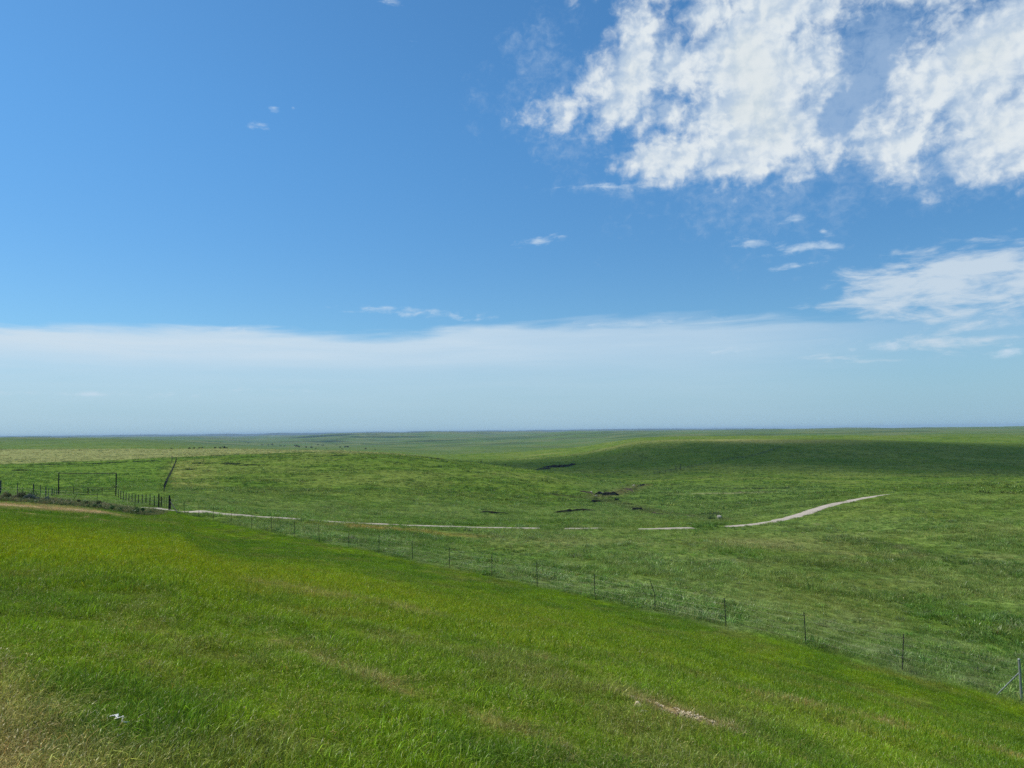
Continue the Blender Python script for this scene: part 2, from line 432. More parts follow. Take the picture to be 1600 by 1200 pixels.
def leaf_material(name, instanced=True, base=(0.06, 0.1, 0.02), var=(0.04, 0.07, 0.015), transl=0.35):
    m, nt = new_mat(name)
    out = N(nt, 'ShaderNodeOutputMaterial')
    if instanced:
        a = N(nt, 'ShaderNodeAttribute', attribute_name='tint', attribute_type='INSTANCER')
        c0 = a.outputs['Color']
        bl = N(nt, 'ShaderNodeAttribute', attribute_name='blade')
        mm = N(nt, 'ShaderNodeMix', data_type='RGBA', blend_type='MULTIPLY'); mm.inputs[0].default_value = 1.0
        L(nt, c0, mm.inputs[6]); L(nt, bl.outputs['Color'], mm.inputs[7])
        col = mm.outputs[2]
    else:
        tc = N(nt, 'ShaderNodeTexCoord'); nz = N(nt, 'ShaderNodeTexNoise'); nz.inputs['Scale'].default_value = 1.3; nz.inputs['Detail'].default_value = 5
        L(nt, tc.outputs['Object'], nz.inputs['Vector'])
        rp = N(nt, 'ShaderNodeValToRGB')
        rp.color_ramp.elements[0].position = 0.35; rp.color_ramp.elements[0].color = (*base, 1)
        rp.color_ramp.elements[1].position = 0.65; rp.color_ramp.elements[1].color = (*var, 1)
        L(nt, nz.outputs['Fac'], rp.inputs['Fac']); col = rp.outputs['Color']
    d = N(nt, 'ShaderNodeBsdfDiffuse'); t = N(nt, 'ShaderNodeBsdfTranslucent'); g = N(nt, 'ShaderNodeBsdfGlossy'); g.inputs['Roughness'].default_value = 0.33
    L(nt, col, d.inputs['Color']); L(nt, col, t.inputs['Color'])
    m1 = N(nt, 'ShaderNodeMixShader'); m1.inputs[0].default_value = transl
    L(nt, d.outputs[0], m1.inputs[1]); L(nt, t.outputs[0], m1.inputs[2])
    m2 = N(nt, 'ShaderNodeMixShader'); m2.inputs[0].default_value = 0.018
    L(nt, m1.outputs[0], m2.inputs[1]); L(nt, g.outputs[0], m2.inputs[2])
    L(nt, m2.outputs[0], out.inputs['Surface'])
    return m


M_GROUND = ground_material()
M_GRASS = leaf_material('grass_blades')
M_TPOST = noisy_mat('painted_steel', (0.030, 0.040, 0.034), (0.055, 0.050, 0.040), 9, 0.6, 0.3, 0, 0.3)
M_GALV = noisy_mat('galvanised_pipe', (0.36, 0.38, 0.35), (0.27, 0.29, 0.26), 7, 0.5, 0.35, 0.05, 0.4, second=(0.20, 0.20, 0.17))
M_DARKPIPE = noisy_mat('dark_pipe', (0.018, 0.018, 0.017), (0.035, 0.027, 0.020), 4, 0.6, 0.3)
M_BLUEPIPE = noisy_mat('weathered_blue_post', (0.060, 0.075, 0.080), (0.035, 0.043, 0.046), 5, 0.75)
M_CREO = noisy_mat('creosoted_wood', (0.012, 0.010, 0.009), (0.030, 0.023, 0.017), 12, 0.85, 0, 0.3)
M_WIRE = noisy_mat('fence_wire', (0.22, 0.22, 0.20), (0.14, 0.11, 0.09), 3, 0.5, 0.6)
M_TRACK = noisy_mat('limestone_gravel', (0.50, 0.44, 0.35), (0.37, 0.31, 0.245), 0.9, 0.95, 0, 0.5, 0.15, 8, second=(0.30, 0.25, 0.19))
M_SOIL = noisy_mat('dark_soil', (0.040, 0.030, 0.026), (0.105, 0.080, 0.066), 1.2, 0.95, 0, 0.8, 0.1, 7)
M_STONE = noisy_mat('limestone', (0.46, 0.42, 0.34), (0.30, 0.27, 0.22), 2.2, 0.9, 0, 0.7, 0.2, 8, second=(0.17, 0.16, 0.13))
M_CHIP = noisy_mat('pale_wood_chips', (0.62, 0.52, 0.33), (0.36, 0.25, 0.12), 30, 0.85, 0, 0.2, 0.2, 4, second=(0.70, 0.64, 0.46))
M_PLASTIC = noisy_mat('white_plastic', (0.82, 0.80, 0.75), (0.62, 0.60, 0.56), 14, 0.4, 0, 0.1, 0.5)
M_BARK = noisy_mat('bark', (0.07, 0.055, 0.045), (0.11, 0.09, 0.07), 6, 0.9, 0, 0.5)
M_TREE = leaf_material('tree_leaves', False, (0.030, 0.050, 0.015), (0.050, 0.072, 0.022), 0.2)
M_TREE2 = leaf_material('dark_tree_leaves', False, (0.014, 0.022, 0.009), (0.024, 0.034, 0.013), 0.1)
M_SHRUB = leaf_material('shrub_leaves', False, (0.085, 0.150, 0.040), (0.125, 0.190, 0.055), 0.3)
M_SAGE = leaf_material('grey_green_leaves', False, (0.120, 0.155, 0.125), (0.170, 0.205, 0.160), 0.25)
M_BROWN = leaf_material('brown_weeds', False, (0.190, 0.165, 0.085), (0.110, 0.135, 0.045), 0.3)


# ------------------------------------------------------------------ object helpers
def tag(o, label=None, cat=None, group=None, kind=None):
    if label: o['label'] = label
    if cat: o['category'] = cat
    if group: o['group'] = group
    if kind: o['kind'] = kind
    return o


def thing(name, label, cat, loc, group=None):
    o = bpy.data.objects.new(name, None)
    o.empty_display_size = 0.2
    COL.objects.link(o); o.location = loc
    return tag(o, label, cat, group)


def mesh_obj(name, verts, faces, mat, parent=None, origin=(0, 0, 0), smooth=False):
    me = bpy.data.meshes.new(name)
    v = [(p[0] - origin[0], p[1] - origin[1], p[2] - origin[2]) for p in verts]
    me.from_pydata(v, [], faces)
    if smooth:
        for p in me.polygons: p.use_smooth = True
    me.materials.append(mat)
    o = bpy.data.objects.new(name, me); COL.objects.link(o)
    if parent is not None:
        o.parent = parent
    else:
        o.location = origin
    return o


class MB:
    def __init__(s):
        s.v, s.f = [], []

    def tube(s, pts, rad, n=6, cap=True):
        pts = [Vector(p) for p in pts]
        if not isinstance(rad, (list, tuple)): rad = [rad] * len(pts)
        b0 = len(s.v)
        for i, p in enumerate(pts):
            t = (pts[min(i + 1, len(pts) - 1)] - pts[max(i - 1, 0)]).normalized()
            up = Vector((0, 0, 1)) if abs(t.z) < 0.9 else Vector((0, 1, 0))
            a = t.cross(up).normalized(); b = t.cross(a)
            for k in range(n):
                an = 2 * PI * k / n
                s.v.append(p + a * math.cos(an) * rad[i] + b * math.sin(an) * rad[i])
        for i in range(len(pts) - 1):
            for k in range(n):
                k2 = (k + 1) % n
                s.f.append((b0 + i * n + k, b0 + i * n + k2, b0 + (i + 1) * n + k2, b0 + (i + 1) * n + k))
        if cap:
            s.f.append(tuple(b0 + k for k in range(n))[::-1])
            s.f.append(tuple(b0 + (len(pts) - 1) * n + k for k in range(n)))
        return s

    def box(s, c, sx, sy, sz, rot=None):
        b0 = len(s.v); c = Vector(c)
        for dz in (-1, 1):
            for dx, dy in ((-1, -1), (1, -1), (1, 1), (-1, 1)):
                p = Vector((dx * sx / 2, dy * sy / 2, dz * sz / 2))
                if rot: p = rot @ p
                s.v.append(c + p)
        for f in ((3, 2, 1, 0), (4, 5, 6, 7), (0, 1, 5, 4), (1, 2, 6, 5), (2, 3, 7, 6), (3, 0, 4, 7)):
            s.f.append(tuple(b0 + i for i in f))
        return s

    def tpost(s, base, top, w=0.034, n_stud=14, face=0.0):
        """steel T-post: flange, web and studs"""
        base, top = Vector(base), Vector(top)
        ax = (top - base).normalized()
        a = Vector((math.cos(face), math.sin(face), 0)); a = (a - ax * a.dot(ax)).normalized(); b = ax.cross(a)
        prof = [(-w / 2, 0), (w / 2, 0), (w / 2, .006), (.004, .006), (.004, w * .9), (-.004, w * .9), (-.004, .006), (-w / 2, .006)]
        b0 = len(s.v)
        for p in (base, top):
            for (u, v) in prof:
                s.v.append(p + a * u + b * v)
        for k in range(8):
            k2 = (k + 1) % 8
            s.f.append((b0 + k, b0 + k2, b0 + 8 + k2, b0 + 8 + k))
        s.f.append(tuple(b0 + 8 + k for k in range(8)))
        for i in range(n_stud):
            s.box(base + (top - base) * (0.25 + 0.72 * i / n_stud) - b * .005, .012, .010, .016)
        return s

    def build(s, name, mat, parent=None, origin=None, smooth=False):
        if origin is None:
            origin = parent.location if parent is not None else (0, 0, 0)
        return mesh_obj(name, s.v, s.f, mat, parent, origin, smooth)


# ------------------------------------------------------------------ the ground sheet
def build_ground():
    az = np.concatenate([np.radians(np.arange(-42, 42.001, 0.105)), np.radians(np.arange(45, 316, 3.0))])
    r = np.exp(np.linspace(math.log(0.6), math.log(26000), 780))
    A, RR = np.meshgrid(az, r)
    X = (np.sin(A) * RR).ravel(); Y = (np.cos(A) * RR).ravel()
    Z = H(X, Y)
    na, nr = len(az), len(r)
    X = np.append(X, 0); Y = np.append(Y, 0); Z = np.append(Z, 0.0)
    i = np.arange(nr - 1)[:, None] * na; j = np.arange(na)[None]
    j2 = (j + 1) % na
    quads = np.stack([i + j, i + na + j, i + na + j2, i + j2], -1).reshape(-1, 4)[:, ::-1]
    jj = np.arange(na)
    tris = np.stack([np.full(na, nr * na), (jj + 1) % na, jj], -1)
    me = bpy.data.meshes.new('ground')
    nv, nq = len(X), len(quads)
    me.vertices.add(nv)
    me.vertices.foreach_set('co', np.stack([X, Y, Z], -1).ravel().astype(np.float32))
    loops = np.concatenate([quads.ravel(), tris.ravel()]).astype(np.int32)
    me.loops.add(len(loops)); me.loops.foreach_set('vertex_index', loops)
    tot = np.concatenate([np.full(nq, 4), np.full(na, 3)]).astype(np.int32)
    start = np.concatenate([[0], np.cumsum(tot)[:-1]]).astype(np.int32)
    me.polygons.add(len(tot)); me.polygons.foreach_set('loop_start', start); me.polygons.foreach_set('loop_total', tot)
    me.polygons.foreach_set('use_smooth', np.ones(len(tot), bool))
    me.update(calc_edges=True); me.validate()
    C = np.ones((nv, 4), np.float32)
    for k in range(0, nv, 100000):
        C[k:k + 100000, :3] = veg(X[k:k + 100000], Y[k:k + 100000])
    a = me.attributes.new('veg', 'FLOAT_COLOR', 'POINT'); a.data.foreach_set('color', C.ravel())
    me.materials.append(M_GROUND)
    o = bpy.data.objects.new('ground', me); COL.objects.link(o)
    tag(o, 'green rolling prairie running from the verge to the far blue hills', 'ground', kind='structure')
    return Z.min(), Z.max()


ZMIN, ZMAX = build_ground()


# ------------------------------------------------------------------ grass (stuff): tuft meshes scattered with geometry nodes
def tuft(name, n, spread, hmin, hmax, wmin, wmax, lean=0.5, droop=0.5, segs=3, heads=0.0, tone=0.25, leafy=False, sd=1):
    g = np.random.default_rng(sd)
    V, Fc, B = [], [], []
    for k in range(n):
        rr = spread * math.sqrt(g.random()); an = g.random() * 2 * PI
        bx, by = rr * math.cos(an), rr * math.sin(an)
        h = hmin + (hmax - hmin) * g.random() ** 1.3
        w = wmin + (wmax - wmin) * g.random()
        da = an + g.normal() * 0.9
        ln = lean * (0.25 + g.random()) ; dp = droop * g.random()
        fa = g.random() * PI
        px, py = math.cos(fa), math.sin(fa)
        tint = 1 + tone * g.normal(); tr = 1 + 0.35 * max(0, g.normal()) * (g.random() < 0.35)
        tint = max(0.45, tint)
        b0 = len(V)
        for i in range(segs + 1):
            t = i / segs
            th = ln * t + dp * t * t * 1.2
            x = bx + math.cos(da) * h * math.sin(th) * t
            y = by + math.sin(da) * h * math.sin(th) * t
            z = h * t * max(0.15, math.cos(th)) - 0.02
            prof = (1 - t) ** 0.7 if not leafy else math.sin(PI * (0.12 + 0.86 * t))
            ww = w * max(prof, 0.02) / 2
            for sgn in (-1, 1):
                V.append((x + sgn * px * ww, y + sgn * py * ww, z)); B.append((tint * tr, tint, tint * 0.95, 1))
        for i in range(segs):
            q = b0 + i * 2
            Fc.append((q, q + 1, q + 3, q + 2))
        if g.random() < heads:
            x, y, z = V[-1]
            hl = 0.025 + 0.03 * g.random(); hw = 0.006
            dx, dy = math.cos(da) * 0.8, math.sin(da) * 0.8
            for cr in (0, 1):
                b1 = len(V)
                ex, ey = (px, py) if cr == 0 else (-py, px)
                for (tt, ws) in ((0, .2), (.4, 1), (1, .1)):
                    cx, cy, cz = x + dx * hl * tt, y + dy * hl * tt, z + hl * tt * 0.6 - 0.02 * tt * tt
                    for sgn in (-1, 1):
                        V.append((cx + sgn * ex * hw * ws / 2, cy + sgn * ey * hw * ws / 2, cz)); B.append((1.5, 1.4, 1.5, 1))
                Fc.append((b1, b1 + 1, b1 + 3, b1 + 2)); Fc.append((b1 + 2, b1 + 3, b1 + 5, b1 + 4))
    me = bpy.data.meshes.new(name); me.from_pydata(V, [], Fc)
    a = me.attributes.new('blade', 'FLOAT_COLOR', 'POINT'); a.data.foreach_set('color', np.array(B, np.float32).ravel())
    for p in me.polygons: p.use_smooth = True
    me.materials.append(M_GRASS)
    return bpy.data.objects.new(name, me)


def proto_collection(name, objs):
    c = bpy.data.collections.new(name)
    for o in objs: c.objects.link(o)
    return c


def scatter(name, label, protos, pts, scale, idx, tint, tilt=0.12):
    n = len(pts)
    me = bpy.data.meshes.new(name); me.vertices.add(n)
    me.vertices.foreach_set('co', np.asarray(pts, np.float32).ravel())
    rot = np.stack([rng.normal(0, tilt, n), rng.normal(0, tilt, n), rng.random(n) * 2 * PI], -1)
    a = me.attributes.new('rot', 'FLOAT_VECTOR', 'POINT'); a.data.foreach_set('vector', rot.astype(np.float32).ravel())
    a = me.attributes.new('size', 'FLOAT', 'POINT'); a.data.foreach_set('value', np.asarray(scale, np.float32))
    a = me.attributes.new('pick', 'INT', 'POINT'); a.data.foreach_set('value', np.asarray(idx, np.int32))
    t4 = np.ones((n, 4), np.float32); t4[:, :3] = tint
    a = me.attributes.new('tint', 'FLOAT_COLOR', 'POINT'); a.data.foreach_set('color', t4.ravel())
    o = bpy.data.objects.new(name, me); COL.objects.link(o)
    ng = bpy.data.node_groups.new(name + '_scatter', 'GeometryNodeTree')
    ng.interface.new_socket('Geometry', in_out='INPUT', socket_type='NodeSocketGeometry')
    ng.interface.new_socket('Geometry', in_out='OUTPUT', socket_type='NodeSocketGeometry')
    gi = ng.nodes.new('NodeGroupInput'); go = ng.nodes.new('NodeGroupOutput')
    iop = ng.nodes.new('GeometryNodeInstanceOnPoints'); ci = ng.nodes.new('GeometryNodeCollectionInfo')
    ci.inputs['Collection'].default_value = proto_collection(name + '_tufts', protos)
    ci.inputs['Separate Children'].default_value = True; ci.inputs['Reset Children'].default_value = True

    def na(nm, ty):
        q = ng.nodes.new('GeometryNodeInputNamedAttribute'); q.data_type = ty; q.inputs['Name'].default_value = nm
        return q.outputs['Attribute']
    L(ng, gi.outputs[0], iop.inputs['Points']); L(ng, ci.outputs[0], iop.inputs['Instance'])
    iop.inputs['Pick Instance'].default_value = True
    L(ng, na('pick', 'INT'), iop.inputs['Instance Index'])
    L(ng, na('size', 'FLOAT'), iop.inputs['Scale'])
    L(ng, na('rot', 'FLOAT_VECTOR'), iop.inputs['Rotation'])
    L(ng, iop.outputs[0], go.inputs[0])
    md = o.modifiers.new('scatter', 'NODES'); md.node_group = ng
    tag(o, label, 'grass', kind='stuff')
    return o


def sector(n, r0, r1, power, a0=-41.5, a1=41.5):
    """random points; density falls with distance as r**-power"""
    u = rng.random(n); e = 2 - power
    if abs(e) < 1e-6:
        r = r0 * (r1 / r0) ** u
    else:
        r = (r0 ** e + u * (r1 ** e - r0 ** e)) ** (1 / e)
    a = np.radians(a0 + (a1 - a0) * rng.random(n))
    return np.sin(a) * r, np.cos(a) * r, r, a


def fence_r(az):
    i = np.clip((np.degrees(az) + 43) / 86 * (len(TAB_AZ) - 1), 0, len(TAB_AZ) - 1).astype(int)
    return TAB_R[0][i]


def jit(c, s=0.16):
    n = len(c)
    return c * np.clip(1 + s * rng.normal(size=(n, 1)) + 0.05 * rng.normal(size=(n, 3)), 0.35, 2.2)


GAIN = 1.72
# 1. the mown verge, near
x, y, r, a = sector(64000, 2.3, 17, 1.15)
q = 0.70 * x + 0.714 * y
b = bareness(x, y)
keep = (rng.random(len(x)) > b) & (r < fence_r(a))
sh = 1 - sst(0.75, 1.85, q + 1.5 * (fbm(x / 2.2, y / 2.2, 51, 4) - 0.5))
dry = (rng.random(len(x)) < sh * 0.70) | (rng.random(len(x)) < 0.10)  # dry shoulder, plus pale straw tufts across the verge imitating light glints
lush = fbm(x / 0.8, y / 0.8, 77, 4)
k = keep & ~dry
protoA = [tuft('verge_tuft_%d' % i, 40, 0.10, 0.035, 0.110, 0.0028, 0.0058, 0.55, 0.5, 3, tone=0.42, sd=20 + i) for i in range(6)]
sc_ = (0.55 + 0.85 * sst(0.35, 0.65, lush) + 0.25 * rng.normal(size=len(x))).clip(0.35, 1.9)
scatter('grass', 'bright green mown grass covering the near verge slope', protoA, np.stack([x, y, H(x, y)], -1)[k], sc_[k], rng.integers(0, 6, k.sum()), jit(veg(x, y)[k] * GAIN, 0.2))
k = keep & dry
protoB = [tuft('dry_tuft_%d' % i, 30, 0.11, 0.06, 0.19, 0.0022, 0.0048, 0.9, 1.1, 4, heads=0.5, tone=0.3, sd=40 + i) for i in range(4)]
dc = mix(veg(x, y) * 1.5, (0.40, 0.33, 0.15), rng.random(len(x)) * 0.55)
scatter('dry_grass', 'straw coloured seeding grass on the dry road shoulder', protoB, np.stack([x, y, H(x, y)], -1)[k], rng.uniform(0.6, 1.25, k.sum()), rng.integers(0, 4, k.sum()), jit(dc[k], 0.2), 0.2)
# 2. the verge, farther down the slope
x, y, r, a = sector(64000, 13, 92, 1.15)
b = bareness(x, y)
k = (rng.random(len(x)) > b) & (r < fence_r(a) + 0.6)
protoC = [tuft('verge_patch_%d' % i, 110, 0.32, 0.04, 0.12, 0.0045, 0.010, 0.6, 0.5, 2, sd=60 + i) for i in range(5)]
sc_ = (0.75 + 0.6 * fbm(x / 3, y / 3, 78, 3) + 0.15 * rng.normal(size=len(x))).clip(0.5, 1.7)
scatter('verge_grass', 'short green grass on the lower verge up to the wire fence', protoC, np.stack([x, y, H(x, y)], -1)[k], sc_[k], rng.integers(0, 5, k.sum()), jit(veg(x, y)[k] * GAIN, 0.15))
# 3. pasture beyond the fence
x, y, r, a = sector(76000, 24, 175, 1.1)
b = bareness(x, y)
k = (rng.random(len(x)) > b) & (r > fence_r(a) + 0.3)
protoD = [tuft('pasture_tuft_%d' % i, 80, 0.36, 0.10, 0.32, 0.008, 0.018, 0.7, 0.6, 2, heads=0.06, sd=80 + i) for i in range(4)] + \
         [tuft('pasture_weed_%d' % i, 70, 0.26, 0.08, 0.34, 0.013, 0.030, 0.9, 0.3, 3, leafy=True, sd=90 + i) for i in range(3)]
wd = fbm(x / 8, y / 8, 81, 4)
weed = rng.random(len(x)) < 0.08 + 0.35 * sst(0.5, 0.65, wd) * (r < 110)
idx = np.where(weed, rng.integers(4, 7, len(x)), rng.integers(0, 4, len(x)))
sc_ = (0.65 + 0.9 * sst(.38, .65, fbm(x / 5, y / 5, 79, 4)) + 0.2 * rng.normal(size=len(x))).clip(0.4, 2.0)
tc = veg(x, y) * GAIN
pale = (rng.random(len(x)) < 0.10) & weed
tc = np.where(pale[:, None], tc * 0.4 + np.array((0.20, 0.25, 0.13)) * 0.75, tc)
tc = np.where((weed & ~pale)[:, None], tc * np.array((0.78, 0.90, 0.80)), tc)
# rank weeds on the low bank behind the bare ground
n_ = 2600
pw = np.array([(lambda a_, r_: (math.sin(a_) * r_, math.cos(a_) * r_))(math.radians(rng.uniform(-35.5, -24.3)), rng.uniform(70, 92)) for _ in range(n_)])
wn = fbm(pw[:, 0] / 2.5, pw[:, 1] / 2.5, 88, 3)
pw = pw[wn > 0.44]; wn = wn[wn > 0.44]
col_w = np.where((rng.random(len(pw)) < 0.45)[:, None], np.array((0.21, 0.19, 0.085)), np.array((0.11, 0.155, 0.05)))
P3 = np.stack([np.append(x[k], pw[:, 0]), np.append(y[k], pw[:, 1])], -1)
sc3 = np.append(sc_[k], rng.uniform(0.7, 1.7, len(pw)) * sst(.40, .56, wn))
id3 = np.append(idx[k], rng.integers(0, 7, len(pw)))
tc3 = np.concatenate([tc[k], col_w])
k = np.ones(len(P3), bool); x, y, sc_, idx, tc = P3[:, 0], P3[:, 1], sc3, id3, tc3
scatter('pasture_grass', 'rough grey green pasture grass and weeds beyond the wire fence', protoD, np.stack([x, y, H(x, y)], -1)[k], sc_[k], idx[k], jit(tc[k], 0.2))
# 4. tussocks on the hills
x, y, r, a = sector(90000, 150, 720, 1.25)
cl = fbm(x / 14, y / 9, 83, 4)
k = (rng.random(len(x)) > bareness(x, y)) & (rng.random(len(x)) < 0.25 + 0.75 * sst(0.42, 0.6, cl))
protoE = [tuft('hill_tussock_%d' % i, 46, 0.55, 0.14, 0.42, 0.04, 0.09, 0.8, 0.4, 2, leafy=(i % 2 == 1), sd=100 + i) for i in range(4)]
sc_ = rng.uniform(0.5, 1.25, len(x)) * (1 + 0.7 * (rng.random(len(x)) < 0.10))
tc = veg(x, y) * GAIN
dk = rng.random(len(x)) < 0.16
tc = np.where(dk[:, None], tc * np.array((0.55, 0.68, 0.7)), tc)
# dark low growth along the field edges and terraces
ex, ey, es = [], [], []
for (pa, pb, n_) in (((48, 726.5), (95, 726), 60), ((105, 725.5), (160, 724.5), 60), ((165, 723.5), (195, 722.5), 40), ((210, 721.5), (243, 720.3), 60), ((22, 735), (46, 735.5), 40), ((305, 723.8), (330, 724.5), 30),
                     ((345, 724.8), (375, 725.5), 50), ((380, 727), (420, 727.5), 25), ((664, 714.5), (690, 718), 40), ((288, 734), (300, 734), 16), ((330, 712.5), (352, 712), 14), ((520, 712.5), (540, 712), 20),
                     ((1245, 762), (1290, 761), 50), ((1150, 764), (1230, 763), 50), ((1100, 803), (1120, 806), 20)):
    A_, B_ = hit(*pa), hit(*pb)
    for _ in range(n_):
        t_ = rng.random(); p_ = A_.lerp(B_, t_)
        ex.append(p_.x + rng.normal() * .5); ey.append(p_.y + rng.normal() * 1.2); es.append(rng.uniform(.7, 1.5))
ex, ey, es = map(np.array, (ex, ey, es))
x, y, sc_ = np.append(x[k], ex), np.append(y[k], ey), np.append(sc_[k], es)
tc = np.concatenate([tc[k], np.tile((0.055, 0.085, 0.028), (len(ex), 1))]); k = np.ones(len(x), bool)
scatter('hill_grass', 'tussocky grass over the grazed hills', protoE, np.stack([x, y, H(x, y)], -1)[k], sc_[k], rng.integers(0, 4, k.sum()), jit(tc[k], 0.2))


# ------------------------------------------------------------------ gravel track
def build_track():
    P = [np.array(p[:2]) for p in TRACK]
    pts = []
    for i in range(len(P) - 1):      # Catmull-Rom
        p0, p1, p2, p3 = P[max(i - 1, 0)], P[i], P[i + 1], P[min(i + 2, len(P) - 1)]
        n = max(2, int(np.hypot(*(p2 - p1)) / 0.35))
        for k in range(n):
            t = k / n
            pts.append(0.5 * (2 * p1 + (p2 - p0) * t + (2 * p0 - 5 * p1 + 4 * p2 - p3) * t * t + (3 * p1 - p0 - 3 * p2 + p3) * t ** 3))
    pts.append(P[-1]); pts = np.array(pts)
    for _ in range(6):
        pts[1:-1] = (pts[:-2] + 2 * pts[1:-1] + pts[2:]) / 4
    tg = np.gradient(pts, axis=0); tg /= np.linalg.norm(tg, axis=1)[:, None]
    nm = np.stack([-tg[:, 1], tg[:, 0]], -1)
    s = np.concatenate([[0], np.cumsum(np.linalg.norm(np.diff(pts, axis=0), axis=1))])
    M = 11
    p_az = np.arctan2(pts[:, 0], pts[:, 1])
    V, Fc = [], []
    for j in range(M):
        u = j / (M - 1) * 2 - 1
        w = (1.22 - 0.34 * sst(-.05, .2, 0.36 - p_az)) + 0.75 * (vn(s / 2.3, np.full_like(s, 5 * np.sign(u)), 15) - 0.5)
        w = w * (0.25 + 0.75 * np.clip((s[-1] - s) / 9, 0, 1))
        p = pts + nm * (u * w)[:, None]
        z = H(p[:, 0], p[:, 1]) + 0.05 - 0.16 * (abs(u) > 0.99) - 0.03 * math.exp(-((abs(u) - 0.55) / 0.16) ** 2) + 0.04 * (fbm(p[:, 0] / .6, p[:, 1] / .6, 5, 2) - .5)
        V.append(np.stack([p[:, 0], p[:, 1], z], -1))
    V = np.stack(V, 1); n = len(pts)
    V[..., 2] -= (0.12 * np.clip(1 - (s[-1] - s) / 2.5, 0, 1))[:, None]
    for (c_, w_) in ((hit(968, 826), 1.9), (hit(1108, 824), 1.7), (hit(858, 826), .9)):     # overgrown stretches
        V[..., 2] -= 0.35 * np.exp(-(np.hypot(V[..., 0] - c_.x, V[..., 1] - c_.y) / w_) ** 4)
    Fc = [(i * M + j, i * M + j + 1, (i + 1) * M + j + 1, (i + 1) * M + j) for i in range(n - 1) for j in range(M - 1)]
    o = mesh_obj('dirt_track', V.reshape(-1, 3).tolist(), Fc, M_TRACK, smooth=True)
    tag(o, 'pale gravel farm track winding across the valley', 'track', kind='structure')


build_track()


# ------------------------------------------------------------------ eroded banks of the creek (dark soil faces)
def cut_bank(pix, hgt, label, Y=None, depth=None):
    pts = [hit(*p) if Y is None else at(p[0], p[1], Y) for p in pix]
    depth = depth or hgt * 4.5
    V, Fc = [], []
    path = []
    for a, b in zip(pts[:-1], pts[1:]):
        n = max(2, int((b - a).length / (0.22 * max(1, hgt))))
        path += [a.lerp(b, k / n) for k in range(n)]
    path.append(pts[-1]); n = len(path)
    for i, p in enumerate(path):
        t = i / (n - 1); e = min(1, 5 * t, 5 * (1 - t)) ** 0.6
        j = vn(np.array([i * 0.35]), np.array([hgt * 7.1 + pix[0][0]]), 3)[0] - 0.5
        h = hgt * e * (0.75 + 0.9 * (vn(np.array([i * 0.22]), np.array([pix[0][0] * 1.7]), 8)[0]))
        back = Vector((p.x, p.y, 0)).normalized()
        ins = [(-0.25 * hgt + j * hgt, -0.15), (0.02 * hgt + j * hgt, 0.45 * h), (-0.10 * hgt + j * hgt, 0.97 * h), (0.12 * hgt + j * hgt, 1.03 * h), (depth * 0.5, 0.62 * h), (depth, -0.08)]
        for (d, z) in ins:
            qx, qy = p.x + back.x * d, p.y + back.y * d
            V.append((qx, qy, hz(qx, qy) + z if d > depth * .3 else p.z + z))
    for i in range(n - 1):
        for k in range(5):
            Fc.append((i * 6 + k, (i + 1) * 6 + k, (i + 1) * 6 + k + 1, i * 6 + k + 1))
    o = mesh_obj('cut_bank', V, Fc, M_SOIL)
    o.data.materials.append(M_GROUND)
    for f in o.data.polygons:
        if f.index % 5 >= 3: f.material_index = 1
    n_v = len(V); C = np.ones((n_v, 4), np.float32)
    C[:, :3] = veg(np.array([v[0] for v in V]), np.array([v[1] for v in V])) 
    a = o.data.attributes.new('veg', 'FLOAT_COLOR', 'POINT'); a.data.foreach_set('color', C.ravel())
    tag(o, label, 'bank', kind='structure')


cut_bank([(748, 801.5), (772, 802.5), (797, 803.5)], 0.28, 'low dark cut bank above the track')
cut_bank([(865, 801), (882, 801), (900, 799.5), (936, 799.5)], 0.38, 'long dark cut bank across the creek')
cut_bank([(905, 768), (918, 770), (928, 773)], 0.36, 'broken bank edge with rocks')
cut_bank([(928, 773.5), (945, 773.5), (958, 774), (968, 774)], 0.70, 'dark overhanging creek bank at the hill foot')
cut_bank([(923, 785.5), (932, 784.5), (944, 784.5)], 0.48, 'short dark cut bank')
cut_bank([(960, 782), (968, 781)], 0.40, 'small dark cut bank')
cut_bank([(976, 764), (983, 766), (990, 769)], 0.45, 'slanting cut bank by the creek')
cut_bank([(985, 798), (996, 797.5), (1005, 797)], 0.38, 'small slump in the creek bank')
cut_bank([(1018, 802), (1030, 804), (1040, 805)], 0.22, 'thin dark creek edge past the slump')
cut_bank([(1062, 806.5), (1078, 807.5), (1090, 808.5)], 0.2, 'thin dark creek edge near the boulder')
cut_bank([(996, 760.5), (1008, 758)], 0.4, 'brown bank at the creek bend')
cut_bank([(845, 731), (868, 730.5), (885, 729.5), (900, 726)], 1.15, 'brown eroded bank across the valley', Y=None, depth=12)
cut_bank([(836, 734), (862, 732.5)], 0.55, 'dark gully edge across the valley', depth=4)


# ------------------------------------------------------------------ fences
UP = Vector((0, 0, 1))


def lerp_ground(a, b, t):
    p = a.lerp(b, t)
    return Vector((p.x, p.y, hz(p.x, p.y)))


def wire(mb, pts, rad=0.004):
    mb.tube(pts, rad, 4, False)


def wires(parent, posts, heights, rad=0.004, sag=0.03, name='wire'):
    for hgt in heights:
        mb = MB(); pts = []
        for a, b in zip(posts[:-1], posts[1:]):
            for k in range(3):
                t = k / 3
                p = a.lerp(b, t); p = p + UP * (hgt - sag * 4 * t * (1 - t))
                pts.append(p)
        pts.append(posts[-1] + UP * hgt)
        wire(mb, pts, rad)
        mb.build(name, M_WIRE, parent)


